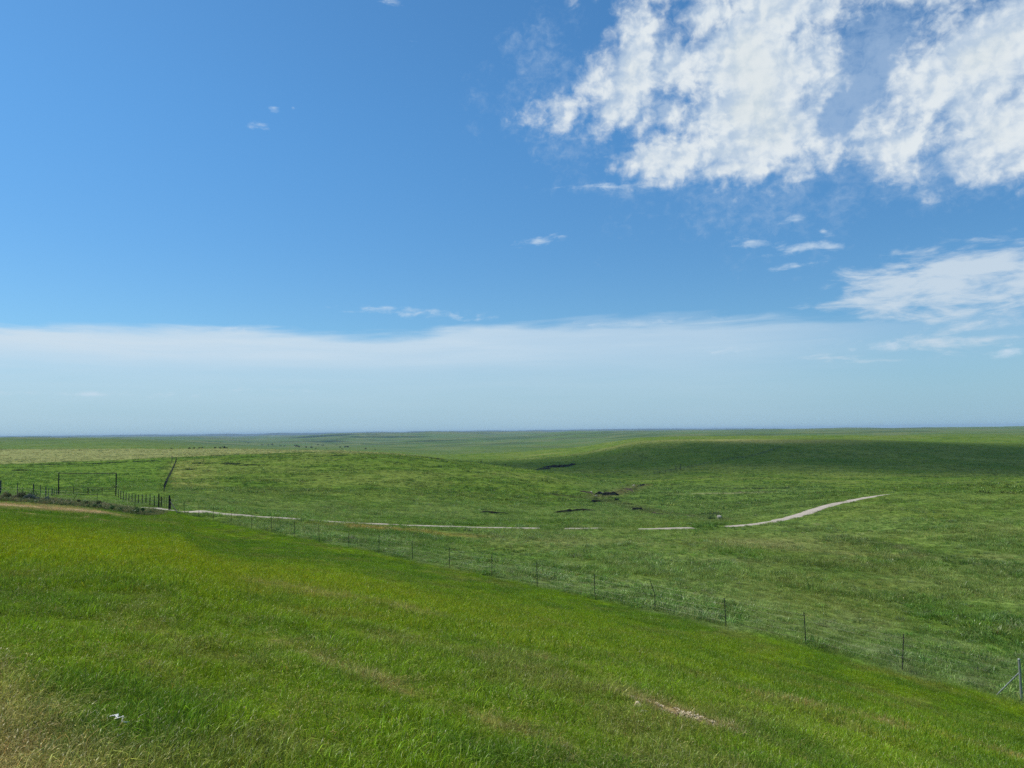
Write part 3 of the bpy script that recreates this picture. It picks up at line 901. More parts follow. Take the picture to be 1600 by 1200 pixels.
# highway fence: corner post at the right edge, T-posts, wooden end post by the gateway
POSTPIX = [(1410, 993, 1048), (1260, 962, 1008), (1135, 935, 980), (1024, 932, 955), (930, 895, 936), (840, 878, 917), (769, 865, 899), (703, 853, 888), (645, 843, 875),
           (592, 836, 865), (545, 828, 855), (499, 821, 847), (460, 814, 839), (424, 807, 831), (393, 803.5, 826.5), (361, 799, 820), (333, 795, 814), (311, 791, 809), (288, 784, 803)]
corner = hit(1596.5, 1095)
T0 = hit(1410, 1048); T18 = hit(288, 803)
hf = thing('wire_fence', 'long wire fence of thin steel posts running along the foot of the green verge', 'fence', T0)
basepts = [corner]
for n, (px, yt, yb) in enumerate(POSTPIX):
    b = hit(px, yb)
    Y = b.length
    lean = Vector((random.uniform(-.035, .035), random.uniform(-.03, .03), 0))
    hgt = 1.33 + random.uniform(-.06, .07)
    if n == 0: lean = Vector((0.10, 0.02, 0))
    mb = MB()
    if n == 3:      # the bent one
        m = b + UP * 0.82
        mb.tpost(b - UP * .1, m, face=0.9)
        mb.tpost(m, m + Vector((-0.20, 0.05, 0.62)), w=0.030, n_stud=5, face=0.9)
        o = mb.build('post', M_TPOST, hf); o['label'] = 'steel post with its top bent over'
    else:
        mb.tpost(b - UP * .1, b + UP * hgt + lean * hgt, face=0.9)
        mb.build('post', M_TPOST, hf)
    basepts.append(b)
wood = hit(264.3, 797.3)
basepts.append(wood)
wires(hf, basepts, (0.25, 0.50, 0.75, 1.0, 1.22), 0.0014)
# galvanised corner post with its brace
mb = MB(); mb.tube([corner - UP * .1, corner + UP * 1.36 - Vector((.02, 0, 0))], 0.040, 12); mb.tube([corner + UP * 1.36 - Vector((.02, 0, 0)), corner + UP * 1.385 - Vector((.02, 0, 0)), corner + UP * 1.41 - Vector((.02, 0, 0))], [0.046, 0.046, 0.02], 12)
o = mb.build('corner_post', M_GALV, hf, smooth=False); o['label'] = 'pale galvanised corner pipe with a domed cap'
bf = hit(1557, 1085)
mb = MB(); mb.tube([corner + UP * 0.97, bf - UP * 0.03], 0.024, 10)
o = mb.build('brace', M_GALV, hf); o['label'] = 'pale diagonal pipe brace'
# wooden end post and its leaning brace
hw = 23.0 / F * wood.y
mb = MB(); mb.tube([wood - UP * .1, wood + UP * hw], [0.088, 0.080], 10)
o = mb.build('end_post', M_CREO, hf); o['label'] = 'thick black wooden end post'
bf2 = hit(278, 802)
mb = MB(); mb.tube([wood + UP * 0.95 + Vector((.1, 0, 0)), bf2], 0.04, 6); mb.tube([bf2 + Vector((-.2, 0, 0.05)), bf2 + Vector((.2, 0, .02))], 0.09, 6)
mb.build('brace', M_DARKPIPE, hf)

# the same kind of fence, going on to the left of the gateway
lf = thing('wire_fence', 'sagging wire fence with a few thin leaning posts above the bare soil patch', 'fence', at(211, 795, 80.5))
lb = []
for (px, yt, yb, dx) in ((211, 777, 794, 0), (151.5, 769, 787, 0.03), (111, 773, 784, 0.62), (35.5, 760.5, 779, 0), (-60, 752, 772, 0)):
    b = at(px, yb, 80)
    hgt = max((yb - yt) / F * 80, 0.7)
    mb = MB(); mb.tpost(b - UP * .1, b + UP * hgt + Vector((dx, 0, 0)), w=0.045, face=1.4)
    mb.build('post', M_TPOST, lf); lb.append(b)
wires(lf, lb, (0.35, 0.75, 1.05), 0.004, 0.06)

# overhead ranch gate
GY = 126.0
g0, g1 = at(91.2, 772, GY), at(181, 776, GY - 1)
gt = thing('ranch_gate', 'dark pipe ranch gate with a tall square overhead frame', 'gate', g0)
for p in (g0, g1):
    top = (740.0 if p is g0 else 739.5)
    d = ray(91.2 if p is g0 else 181, top); zt = CAM.z + d.z / d.y * p.y
    MB().tube([p - UP * .2, Vector((p.x, p.y, zt))], 0.085, 10).build('gate_post', M_DARKPIPE, gt)
d = ray(91.2, 739.8); za = CAM.z + d.z / d.y * g0.y
d = ray(181, 739.8); zb = CAM.z + d.z / d.y * g1.y
MB().tube([Vector((g0.x - .1, g0.y, za + .02)), Vector((g1.x + .1, g1.y, zb + .02))], 0.05, 8).build('top_bar', M_DARKPIPE, gt)
mid = g0.lerp(g1, 0.52)
for (a, b) in ((g0, mid), (mid, g1)):
    ax = (b - a); a_ = a + ax * 0.02; b_ = b - ax * 0.012
    lo = 0.18; mb = MB()
    for s in (0.0, 0.5, 1.0):
        p = a_.lerp(b_, s); mb.tube([p + UP * lo, p + UP * (lo + 1.12)], 0.045, 6)
    for k in range(5):
        zz = lo + 1.12 * k / 4
        mb.tube([a_ + UP * zz, b_ + UP * zz], 0.036 if k in (0, 4) else 0.026, 6)
    o = mb.build('gate_panel', M_DARKPIPE, gt)
    for hh in (0.25, 0.9):
        h = MB().box((b_ if b is g1 else a_) + UP * (lo + hh), .10, .06, .12).build('hinge', M_DARKPIPE, None, origin=tuple(gt.location))
        h.parent = o; h.location = (0, 0, 0)

# right wing: gate post to the wooden post at the gateway
w2 = at(248, 790, 88)
rw = thing('post_fence', 'black post fence angling from the ranch gate to the farm track', 'fence', g1)
mb = MB(); mb.tube([w2 - UP * .1, w2 + UP * (21.5 / F * 88)], [0.078, 0.072], 10)
o = mb.build('end_post', M_CREO, rw); o['label'] = 'thick black wooden end post'
mb = MB(); mb.tube([w2 + Vector((.22, .1, 0)) - UP * .1, w2 + Vector((.22, .1, 0)) + UP * 1.25], 0.06, 8)
mb.build('post', M_CREO, rw)
rb = [g1]
for k in range(1, 13):
    b = lerp_ground(g1, w2, k / 13)
    mb = MB(); mb.tube([b - UP * .1, b + UP * (1.32 + random.uniform(-.07, .07))], 0.052, 7)
    mb.build('post', M_DARKPIPE, rw); rb.append(b)
rb.append(w2)
wires(rw, rb, (0.35, 0.7, 1.0, 1.22), 0.006)

# left wing: gate post to the left, coming nearer
lw = thing('post_fence', 'weathered grey post fence running from the ranch gate behind the grassy bank', 'fence', g0)
lpix = [(88.2, 764, 125), (84.6, 764, 123.5), (81.3, 763.5, 122), (76, 763, 120), (71.6, 760.5, 117.5), (63, 757.5, 113), (52.2, 756, 108), (27, 754.5, 102), (0.6, 750.5, 95), (-34, 747, 89)]
lb = [g0]
for n, (px, yt, Y) in enumerate(lpix):
    b = at(px, 770, Y); d = ray(px, yt); zt = CAM.z + d.z / d.y * Y
    rad = 0.085 if n == 8 else (0.075 if n in (2, 4, 6) else 0.045)
    mb = MB(); mb.tube([b - UP * .1, Vector((b.x, b.y, max(zt, b.z + 1.0)))], rad, 8)
    o = mb.build('post', M_BLUEPIPE if n not in (6,) else M_TPOST, lw)
    if n == 8: o['label'] = 'thick pale topped post'
    lb.append(b)
wires(lw, lb, (0.4, 0.8, 1.15), 0.005)

# thin wire gate in the gap where the track enters
gg = thing('wire_gate', 'light wire gate between the two thick black wooden posts', 'gate', w2)
p0, p1 = w2 + Vector((.35, 0, 0)), wood + Vector((-.4, 1.2, 0))
ps = [lerp_ground(p0, p1, t) for t in (0.02, .28, .55, .8, 1.0)]
for k, p in enumerate(ps):
    MB().tube([p + UP * .08, p + UP * 1.22], 0.05 if k == 4 else 0.018, 6).build('stay', M_CREO if k == 4 else M_DARKPIPE, gg)
wires(gg, ps, (0.3, 0.6, 0.9, 1.18), 0.005, 0.02)

# fence climbing the hill beyond the gateway
hp = [hit(*p) for p in [(256, 769), (258.5, 762), (261.5, 753.5), (266.5, 743), (270.5, 734), (273.5, 727), (275.5, 722)]]
uf = thing('wire_fence', 'dark fence climbing straight up the hill beyond the farm gates', 'fence', hp[0])
ub = []
for a, b in zip(hp[:-1], hp[1:]):
    n = max(1, int(round((b - a).length / 5.0)))
    for k in range(n):
        ub.append(lerp_ground(a, b, k / n))
ub.append(hp[-1])
for k, b in enumerate(ub):
    last = k == len(ub) - 1
    MB().tube([b - UP * .1, b + UP * (2.0 if last else 1.3)], 0.10 if last else 0.045, 6).build('post', M_DARKPIPE, uf)
wires(uf, ub, (0.3, 0.6, 0.9, 1.2), 0.006)
lp = hit(268.6, 722)
tag(MB().tube([lp - UP * .1, lp + UP * 2.3], 0.13, 7).build('fence_post', M_BLUEPIPE, None, origin=lp), 'lone pale grey post beside the top of the uphill fence', 'post')

# pipe gate on the hill top
a, b = hit(303.5, 722), hit(318, 722.5)
hg = thing('pipe_gate', 'small thin pipe gate on the hill beside the uphill fence top', 'gate', a)
for p in (a, b):
    MB().tube([p - UP * .1, p + UP * 1.6], 0.05, 6).build('gate_post', M_DARKPIPE, hg)
mb = MB()
for k in range(2):
    mb.tube([a + UP * (0.55 + 0.95 * k), b + UP * (0.55 + 0.95 * k)], 0.03, 6)
mb.build('gate_panel', M_DARKPIPE, hg)

# far fence crossing the valley and climbing the far slope
fp = [hit(*p) for p in [(1022, 741), (1040, 738.5), (1056, 735), (1075, 731.5), (1100, 726), (1130, 720.5), (1160, 716), (1185, 711), (1205, 704), (1220, 699.5)]]
ff = thing('wire_fence', 'far dark fence line climbing the shaded slope across the valley', 'fence', fp[0])
fb = []
for a, b in zip(fp[:-1], fp[1:]):
    n = max(1, int(round((b - a).length / 6.0)))
    for k in range(n):
        fb.append(lerp_ground(a, b, k / n))
fb.append(fp[-1])
fb = fb[:92]
for b in fb:
    MB().tube([b - UP * .1, b + UP * 1.3], 0.11, 5).build('post', M_CREO, ff)
for px, yb, hh in ((1056, 735, 2.6), (1063.5, 733.5, 3.0)):
    b = hit(px, yb); o = MB().tube([b - UP * .1, b + UP * hh], 0.13, 6).build('brace_post', M_CREO, ff)
wires(ff, fb, (0.4, 0.7, 1.0, 1.25), 0.025)


# ------------------------------------------------------------------ stones, chips, litter
def rock(name, label, cat, c, sx, sy, sz, mat, sd, sink=0.25, sub=3):
    import bmesh
    bm = bmesh.new(); bmesh.ops.create_icosphere(bm, subdivisions=sub, radius=1)
    g = np.random.default_rng(sd)
    pl = g.normal(size=(9, 3)); pl /= np.linalg.norm(pl, axis=1)[:, None]
    off = 0.62 + 0.25 * g.random(9)
    for v in bm.verts:
        p = np.array(v.co)
        for k in range(9):
            dd = p @ pl[k] - off[k]
            if dd > 0: p = p - pl[k] * dd
        p = p * (1 + 0.08 * (vn(np.array([p[0] * 3 + 9 * sd]), np.array([p[1] * 3 + p[2] * 2.3]), sd)[0] - .5))
        v.co = Vector((p[0] * sx, p[1] * sy, p[2] * sz + sz * (1 - sink * 2)))
    me = bpy.data.meshes.new(name); bm.to_mesh(me); bm.free(); me.materials.append(mat)
    o = bpy.data.objects.new(name, me); COL.objects.link(o); o.location = c; o.rotation_euler = (0, 0, sd)
    tag(o, label, cat)
    return o


rock('boulder', 'pale limestone boulder sitting in the grass beside the valley creek', 'rock', hit(1124, 811), 0.42, 0.36, 0.42, M_STONE, 3)
rock('rock', 'flat pale stone on the brown creek bend at the hill foot', 'rock', hit(990, 759), 0.8, 0.5, 0.25, M_STONE, 5)
rk = [(924, 769.5, .35, 'small pale rock at the top end of the broken bank'), (936, 772.5, .50, 'grey rock lying at the near end of the dark overhanging bank'), (940.5, 771.5, .42, 'lighter rock wedged in the middle of the eroded bank'),
      (931, 775.5, .40, 'low grey rock below the eroded bank'), (948, 773.5, .3, 'small grey rock under the dark overhang')]
for k, (px, py, s, lb_) in enumerate(rk):
    rock('rock', lb_, 'rock', hit(px, py), s, s * .8, s * .7, M_STONE, 11 + k)['group'] = 'rocks along the eroded creek bank'
rock('rock', 'tan stone lying in the grass just left of the pale wood chip patch', 'rock', hit(997, 1106), 0.055, 0.045, 0.05, M_CHIP, 21)
rock('rock', 'small whitish stone below the tan stone near the wood chips', 'rock', hit(1006, 1114), 0.06, 0.045, 0.022, M_STONE, 23)

mb = MB(); g = np.random.default_rng(5)
bb = BARE
for k in range(900):
    t = g.normal() * 0.36 - 0.05; u_ = g.normal() * 0.085 * (1.2 - min(1, abs(t)))
    cs, sn = math.cos(-0.62), math.sin(-0.62)
    px, py = bb.x + t * cs - u_ * sn, bb.y + t * sn + u_ * cs
    if vn(np.array([t * 5.0]), np.array([u_ * 9.0 + 3]), 6)[0] < 0.42: continue
    s = 0.6 + g.random()
    rot = Euler((g.normal() * .5, g.normal() * .5, g.random() * 6)).to_matrix()
    mb.box((px, py, hz(px, py) + 0.012 + 0.02 * g.random()), 0.028 * s, 0.013 * s, 0.006, rot)
o = mb.build('wood_chips', M_CHIP); tag(o, 'pale wood chips scattered over a bare patch in the verge', 'debris', kind='stuff')

# white plastic scrap in the dry grass
c = hit(187, 1141)
V, Fc = [], []
nx, ny = 14, 8
ang = -0.25
for i in range(nx):
    for j in range(ny):
        u_, v_ = i / (nx - 1) - .5, j / (ny - 1) - .5
        wv = 0.05 * (1.0 if u_ < -0.1 else 0.32 + 0.9 * abs(u_ - 0.15))
        zz = 0.085 + 0.022 * (fbm(np.array([u_ * 7]), np.array([v_ * 5]), 4, 3)[0] - .3) + 0.008 * math.sin(u_ * 9) - 0.06 * max(0, u_)
        px, py = u_ * 0.12, v_ * wv * 2 * 0.35 + 0.02 * math.sin(u_ * 14)
        V.append((c.x + px * math.cos(ang) - py * math.sin(ang), c.y + px * math.sin(ang) + py * math.cos(ang), c.z + zz))
for i in range(nx - 1):
    for j in range(ny - 1):
        q0 = i * ny + j
        Fc.append((q0, q0 + ny, q0 + ny + 1, q0 + 1))
o = mesh_obj('plastic_scrap', V, Fc, M_PLASTIC, None, (c.x, c.y, c.z), True)
sm = o.modifiers.new('thickness', 'SOLIDIFY'); sm.thickness = 0.002
tag(o, 'crumpled white plastic scrap caught in the dry grass of the road shoulder', 'litter')


# ------------------------------------------------------------------ shrubs and trees
def leaf_cloud(n, lumps, size, sd, squash=1.0):
    """many small leaf sprays spread through a lumpy volume"""
    g = np.random.default_rng(sd); V, Fc = [], []
    lumps = np.array(lumps, float); w = lumps[:, 3] ** 2; w /= w.sum()
    for k in range(n):
        L_ = lumps[g.choice(len(lumps), p=w)]
        d = g.normal(size=3); d /= np.linalg.norm(d)
        rad = L_[3] * (0.35 + 0.65 * g.random() ** 0.5) * (0.85 + 0.35 * g.random())
        p = L_[:3] + d * rad * np.array((1, 1, squash))
        if p[2] < 0.03: continue
        a = g.normal(size=3); a /= np.linalg.norm(a); b = np.cross(a, d + 0.4 * g.normal(size=3)); b /= (np.linalg.norm(b) + 1e-6)
        s = size * (0.5 + 0.9 * g.random()); b0 = len(V)
        for (u, v) in ((-1, 0), (0, -.5), (1, 0), (0, .5)):
            V.append(tuple(p + a * u * s + b * v * s))
        Fc.append((b0, b0 + 1, b0 + 2, b0 + 3))
    return V, Fc


def shrub(label, c, w, h, mat, sd, n=520, name='shrub', size=0.055):
    g = np.random.default_rng(sd)
    lumps = [(g.uniform(-.5, .5) * w, g.uniform(-.35, .35) * w * .7, h * g.uniform(.25, .62), h * g.uniform(.25, .42)) for _ in range(7)]
    t = thing(name, label, 'shrub', c)
    V, Fc = leaf_cloud(n, lumps, size, sd)
    mesh_obj('foliage', V, Fc, mat, t)
    mb = MB()
    for (x_, y_, z_, r_) in lumps[:5]:
        mb.tube([(0.15 * x_, 0.15 * y_, -.05), (0.6 * x_, .6 * y_, z_ * .6), (x_, y_, z_)], [0.02, 0.014, 0.006], 5)
    mesh_obj('stem', mb.v, mb.f, M_BARK, t)
    return t


shrub('dark grey green shrub behind the tan bare soil', at(52, 785, 68), 2.3, 0.70, M_SAGE, 2, 1500)
shrub('taller pale stemmed weed growing out of the grey green shrub', at(53, 781, 69.5), 0.5, 1.15, M_SHRUB, 3, 500, 'weed_bush')
shrub('brown and green brushy weeds at the picture edge behind the bare soil', at(8, 782, 68), 3.6, 0.75, M_BROWN, 4, 1500, 'weed_bush')
shrub('second dark brushy weed clump, between the picture edge and the grey shrub', at(27, 782, 69), 2.2, 0.62, M_BROWN, 5, 900, 'weed_bush')
shrub('low dry brown weed clump next to the grey green shrub', at(90, 789, 66), 3.4, 0.42, M_BROWN, 6, 1300, 'weed_bush')
shrub('brown weed clump above the tan soil, below the leaning post', at(122, 792, 64), 3.0, 0.5, M_BROWN, 7, 1300, 'weed_bush')
shrub('bushy green weed clump at the end of the bare soil', at(158, 795, 62), 2.6, 0.55, M_SHRUB, 8, 1300, 'weed_bush')
shrub('spreading green bush next to the start of the gravel track', at(196, 797, 64), 3.0, 0.48, M_SHRUB, 9, 1300, 'weed_bush')
shrub('small dark green bush at the very edge of the gravel track start', at(231, 799, 66), 1.3, 0.38, M_SHRUB, 10, 600, 'weed_bush')
shrub('dark green round bush beside the limestone boulder', hit(1112, 812), 0.9, 0.75, M_SHRUB, 12, 520, 'weed_bush')


def make_tree(kind, sd, w, h, mat):
    g = np.random.default_rng(sd)
    t = bpy.data.objects.new('tree', None); COL.objects.link(t)
    lumps = []
    for _ in range(11):
        an = g.random() * 6.28; rr = w * .5 * math.sqrt(g.random()) * .8
        zz = h * g.uniform(.38, .82)
        lumps.append((rr * math.cos(an), rr * math.sin(an), zz, h * g.uniform(.13, .22)))
    V, Fc = leaf_cloud(900, lumps, 0.045 * h, sd, .8)
    cr = mesh_obj('crown', V, Fc, mat, t)
    mb = MB(); mb.tube([(0, 0, -.4), (0.02 * h, 0, .25 * h), (0, .02 * h, .6 * h)], [.035 * h, .026 * h, .01 * h], 7)
    for (x_, y_, z_, r_) in lumps[:6]:
        mb.tube([(0.01 * h, 0, .22 * h), (x_ * .5, y_ * .5, z_ * .75), (x_, y_, z_)], [.016 * h, .011 * h, .004 * h], 5)
    mesh_obj('trunk', mb.v, mb.f, M_BARK, t)
    return t


PROTO = {'round': make_tree('round', 1, 9.0, 9.0, M_TREE), 'spread': make_tree('spread', 4, 13.0, 8.0, M_TREE), 'dark': make_tree('dark', 8, 9.0, 7.0, M_TREE2)}
USED = set()


def place_tree(kind, c, s, label, group, sq=1.0):
    src = PROTO[kind]
    if kind in USED:
        t = src.copy(); COL.objects.link(t)
        for ch in src.children:
            d = ch.copy(); COL.objects.link(d); d.parent = t
    else:
        t = src; USED.add(kind)
    t.location = c; t.scale = (s * sq, s * sq, s); t.rotation_euler = (0, 0, random.uniform(0, 6.28))
    tag(t, label, 'tree', group)


G1 = 'trees along the distant creek'
FAR = [(388, 693.4, 2.5, 'spread', 'smallest dark tree, alone at the start of the distant creek line'),
       (410, 696.0, 2.5, 'spread', 'low wide tree second along the distant creek line'),
       (419, 697.0, 3.2, 'round', 'dark tree third along the distant creek line, before a taller one'),
       (425, 696.5, 4.2, 'round', 'taller hazy tree standing up in the first group of the distant creek line'),
       (438, 697.5, 2.6, 'spread', 'low tree just past the first tall hazy tree on the distant creek'),
       (445, 698.2, 2.6, 'spread', 'low tree close before the biggest dark clump on the distant creek'),
       (462, 699.6, 5.4, 'spread', 'biggest and darkest tree on the distant creek line'),
       (467, 699.8, 4.0, 'round', 'rounded tree touching the biggest dark tree on the distant creek'),
       (478, 700.6, 3.8, 'round', 'pale open tree on the near side past the biggest dark tree'),
       (487, 701.3, 4.4, 'round', 'upright tree with a pointed top past the biggest dark tree'),
       (493.5, 702, 2.4, 'spread', 'low bush like tree at the tan ridge edge past the upright tree'),
       (497, 696.6, 3.2, 'round', 'first of two dark trees standing farther back on the slope'),
       (504, 697.6, 3.2, 'spread', 'wider second of two dark trees standing farther back on the slope'),
       (526, 695.8, 2.0, 'spread', 'single tiny tree high on the far green slope'),
       (511, 702, 2.0, 'spread', 'flat brownish tree row start on the ridge edge below the two farther trees'),
       (531.6, 700.5, 3.6, 'round', 'small round tree before the pair of leaning crowns'),
       (539, 700.4, 4.0, 'round', 'first of the pair of leaning crowns on the creek bank'),
       (543, 700.2, 4.6, 'round', 'taller second of the pair of leaning crowns on the creek bank'),
       (535, 702.6, 2.2, 'spread', 'low hedge like tree under the pair of leaning crowns'),
       (571.5, 702.8, 3.6, 'round', 'lone dark round tree well past the pair of leaning crowns'),
       (586, 703.2, 2.0, 'spread', 'last low spreading tree of the distant creek line')]
for (px, py, hpx, kind, lb_) in FAR:
    c = hit(px, py, rmin=560)
    h0 = {'round': 9.0, 'spread': 8.0}[kind]
    place_tree(kind, c, hpx / F * c.y / h0, lb_, G1)
G2 = 'dark trees peeking over the tan ridge'
RID = [(268, 2.2, 'first and faintest dark crown over the tan ridge, above the lone grey post'), (281.5, 2.2, 'second faint dark crown over the tan ridge'),
       (295.5, 2.8, 'third dark crown over the tan ridge, wide and flat'), (303, 2.6, 'fourth dark crown over the tan ridge'), (312, 2.6, 'fifth dark crown over the tan ridge, sloping'),
       (316.5, 2.9, 'sixth and blackest small crown over the tan ridge'), (336.5, 3.0, 'dark sloping crown standing just before the big black clump on the ridge'),
       (343.5, 2.8, 'low near end of the big black clump on the tan ridge'), (349.5, 4.4, 'tallest crown, in the middle of the big black clump on the tan ridge'), (354, 2.8, 'low far end of the big black clump on the tan ridge')]
for (px, hpx, lb_) in RID:
    Y = 640.0
    c = at(px, 702, Y)
    # tall enough for the crown to rise above the ridge edge in front of it
    d = ray(px, 702); hy = math.hypot(d.x, d.y); rr = np.linspace(250, 640, 300)
    top = float(np.max((H(d.x / hy * rr, d.y / hy * rr) - CAM.z) / rr))
    zt = CAM.z + (top + hpx / F) * math.hypot(c.x, c.y)
    place_tree('dark', c, max(zt - c.z, 2.0) / 7.0, lb_, G2, 0.75 if hpx < 4 else 0.8)
for (px, py, hh, lb_) in ((752, 722.5, 2.6, 'dark shrub like tree just beyond the big hill crest'), (790, 727.5, 2.4, 'dark low tree beyond the hill crest, next to the creek bend'), (804, 729, 1.6, 'tiny dark tree by the hill crest above the dark gully edge')):
    c = hit(px, py, rmin=330)
    place_tree('dark', c, hh / F * c.y / 7.0 * 1.1, lb_, None, 1.0)


# ------------------------------------------------------------------ light: sun, sky, clouds, haze
SUN_AZ, SUN_EL = R_(-72), R_(54)           # azimuth from +Y (ahead), negative = to the left
sd_ = Vector((math.sin(SUN_AZ) * math.cos(SUN_EL), math.cos(SUN_AZ) * math.cos(SUN_EL), math.sin(SUN_EL)))
sl = bpy.data.lights.new('sun', 'SUN'); sl.energy = 4.3; sl.angle = R_(0.53); sl.color = (1.0, 0.95, 0.87)
so = bpy.data.objects.new('sun', sl); COL.objects.link(so)
so.rotation_euler = sd_.to_track_quat('Z', 'Y').to_euler()

wd = bpy.data.worlds.new('World'); SC.world = wd; wd.use_nodes = True
nt = wd.node_tree; nt.nodes.clear()
SKY_STR = 0.10
out = N(nt, 'ShaderNodeOutputWorld'); bg = N(nt, 'ShaderNodeBackground'); bg.inputs['Strength'].default_value = SKY_STR
sky = N(nt, 'ShaderNodeTexSky', sky_type='NISHITA'); sky.sun_disc = False
sky.sun_elevation = SUN_EL; sky.sun_rotation = SUN_AZ; sky.altitude = 400; sky.air_density = 1.0; sky.dust_density = 0.6; sky.ozone_density = 2.2
tc = N(nt, 'ShaderNodeTexCoord'); D = tc.outputs['Generated']


def math_(op, a, b=None, c=None, clamp=False):
    n = N(nt, 'ShaderNodeMath', operation=op, use_clamp=clamp)
    for i, v in enumerate((a, b, c)):
        if v is None: continue
        if isinstance(v, (int, float)): n.inputs[i].default_value = v
        else: L(nt, v, n.inputs[i])
    return n.outputs[0]


def mrange(v, a, b, c, d, smooth=True):
    n = N(nt, 'ShaderNodeMapRange'); n.interpolation_type = 'SMOOTHSTEP' if smooth else 'LINEAR'
    L(nt, v, n.inputs[0])
    for i, q_ in enumerate((a, b, c, d)): n.inputs[i + 1].default_value = q_
    return n.outputs[0]


def cmix(f, a, b):
    n = N(nt, 'ShaderNodeMix', data_type='RGBA')
    if isinstance(f, float): n.inputs[0].default_value = f
    else: L(nt, f, n.inputs[0])
    for i, v in ((6, a), (7, b)):
        if isinstance(v, tuple): n.inputs[i].default_value = (*v, 1)
        else: L(nt, v, n.inputs[i])
    return n.outputs[2]


sep = N(nt, 'ShaderNodeSeparateXYZ'); L(nt, D, sep.inputs[0])
DX, DY, DZ = sep.outputs
AZ = math_('MULTIPLY', math_('ARCTAN2', DX, DY), 180 / PI)
EL = math_('MULTIPLY', math_('ARCSINE', DZ), 180 / PI)
comb = N(nt, 'ShaderNodeCombineXYZ'); L(nt, AZ, comb.inputs[0]); L(nt, EL, comb.inputs[1])
AE = comb.outputs[0]


def azel(x, y):
    d = ray(x, y).normalized()
    return math.degrees(math.atan2(d.x, d.y)), math.degrees(math.asin(d.z))


def layer(off):
    den = math_('MAXIMUM', math_('ADD', DZ, off), 0.04)
    c = N(nt, 'ShaderNodeCombineXYZ')
    L(nt, math_('DIVIDE', DX, den), c.inputs[0]); L(nt, math_('DIVIDE', DY, den), c.inputs[1])
    return c.outputs[0]


def noise(vec, scale, detail=8, rough=0.55, dist=0.0, loc=(0, 0, 0), sc=(1, 1, 1), rot=0.0):
    mp = N(nt, 'ShaderNodeMapping'); mp.inputs['Location'].default_value = loc; mp.inputs['Scale'].default_value = sc; mp.inputs['Rotation'].default_value = (0, 0, rot)
    L(nt, vec, mp.inputs['Vector'])
    n = N(nt, 'ShaderNodeTexNoise'); n.inputs['Scale'].default_value = scale; n.inputs['Detail'].default_value = detail; n.inputs['Roughness'].default_value = rough; n.inputs['Distortion'].default_value = dist
    L(nt, mp.outputs[0], n.inputs['Vector'])
    return n.outputs['Fac']


def blob(x, y, rx, ry, rot=0.0):
    """1 at the middle, 0 at the rim; sizes in photo pixels, made into degrees of sky"""
    ca, ce = azel(x, y)
    k = 57.3 / F * math.cos(math.radians(abs(ce)) ) * 0.95
    mp = N(nt, 'ShaderNodeMapping', vector_type='TEXTURE')
    mp.inputs['Location'].default_value = (ca, ce, 0); mp.inputs['Rotation'].default_value = (0, 0, math.radians(rot)); mp.inputs['Scale'].default_value = (rx * k, ry * k, 1)
    L(nt, AE, mp.inputs['Vector'])
    ln = N(nt, 'ShaderNodeVectorMath', operation='LENGTH'); L(nt, mp.outputs[0], ln.inputs[0])
    return math_('SUBTRACT', 1.0, ln.outputs['Value'])


def union(blobs):
    acc = None
    for (b, s) in blobs:
        v = math_('MULTIPLY', b, s) if s != 1 else b
        acc = v if acc is None else math_('SMOOTH_MAX', acc, v, 0.25)
    return acc


def voro(vec, scale, detail, rough, smooth=0.6, loc=(0, 0, 0)):
    mp = N(nt, 'ShaderNodeMapping'); mp.inputs['Location'].default_value = loc
    L(nt, vec, mp.inputs['Vector'])
    v = N(nt, 'ShaderNodeTexVoronoi', feature='SMOOTH_F1', voronoi_dimensions='2D', normalize=True)
    v.inputs['Scale'].default_value = scale; v.inputs['Detail'].default_value = detail; v.inputs['Roughness'].default_value = rough; v.inputs['Smoothness'].default_value = smooth
    L(nt, mp.outputs[0], v.inputs['Vector'])
    return math_('SUBTRACT', 1.0, v.outputs['Distance'])


def warp(vec, scale, amt, detail=3, loc=(0, 0, 0)):
    """push directions about so that edges curl and shred"""
    mp = N(nt, 'ShaderNodeMapping'); mp.inputs['Location'].default_value = loc; L(nt, vec, mp.inputs['Vector'])
    n = N(nt, 'ShaderNodeTexNoise'); n.inputs['Scale'].default_value = scale; n.inputs['Detail'].default_value = detail; n.inputs['Roughness'].default_value = 0.6
    L(nt, mp.outputs[0], n.inputs['Vector'])
    sb = N(nt, 'ShaderNodeVectorMath', operation='SUBTRACT'); L(nt, n.outputs['Color'], sb.inputs[0]); sb.inputs[1].default_value = (0.5, 0.5, 0.5)
    ma = N(nt, 'ShaderNodeVectorMath', operation='MULTIPLY_ADD'); L(nt, sb.outputs[0], ma.inputs[0]); ma.inputs[1].default_value = (amt, amt * 0.75, 0); L(nt, vec, ma.inputs[2])
    return ma.outputs[0]


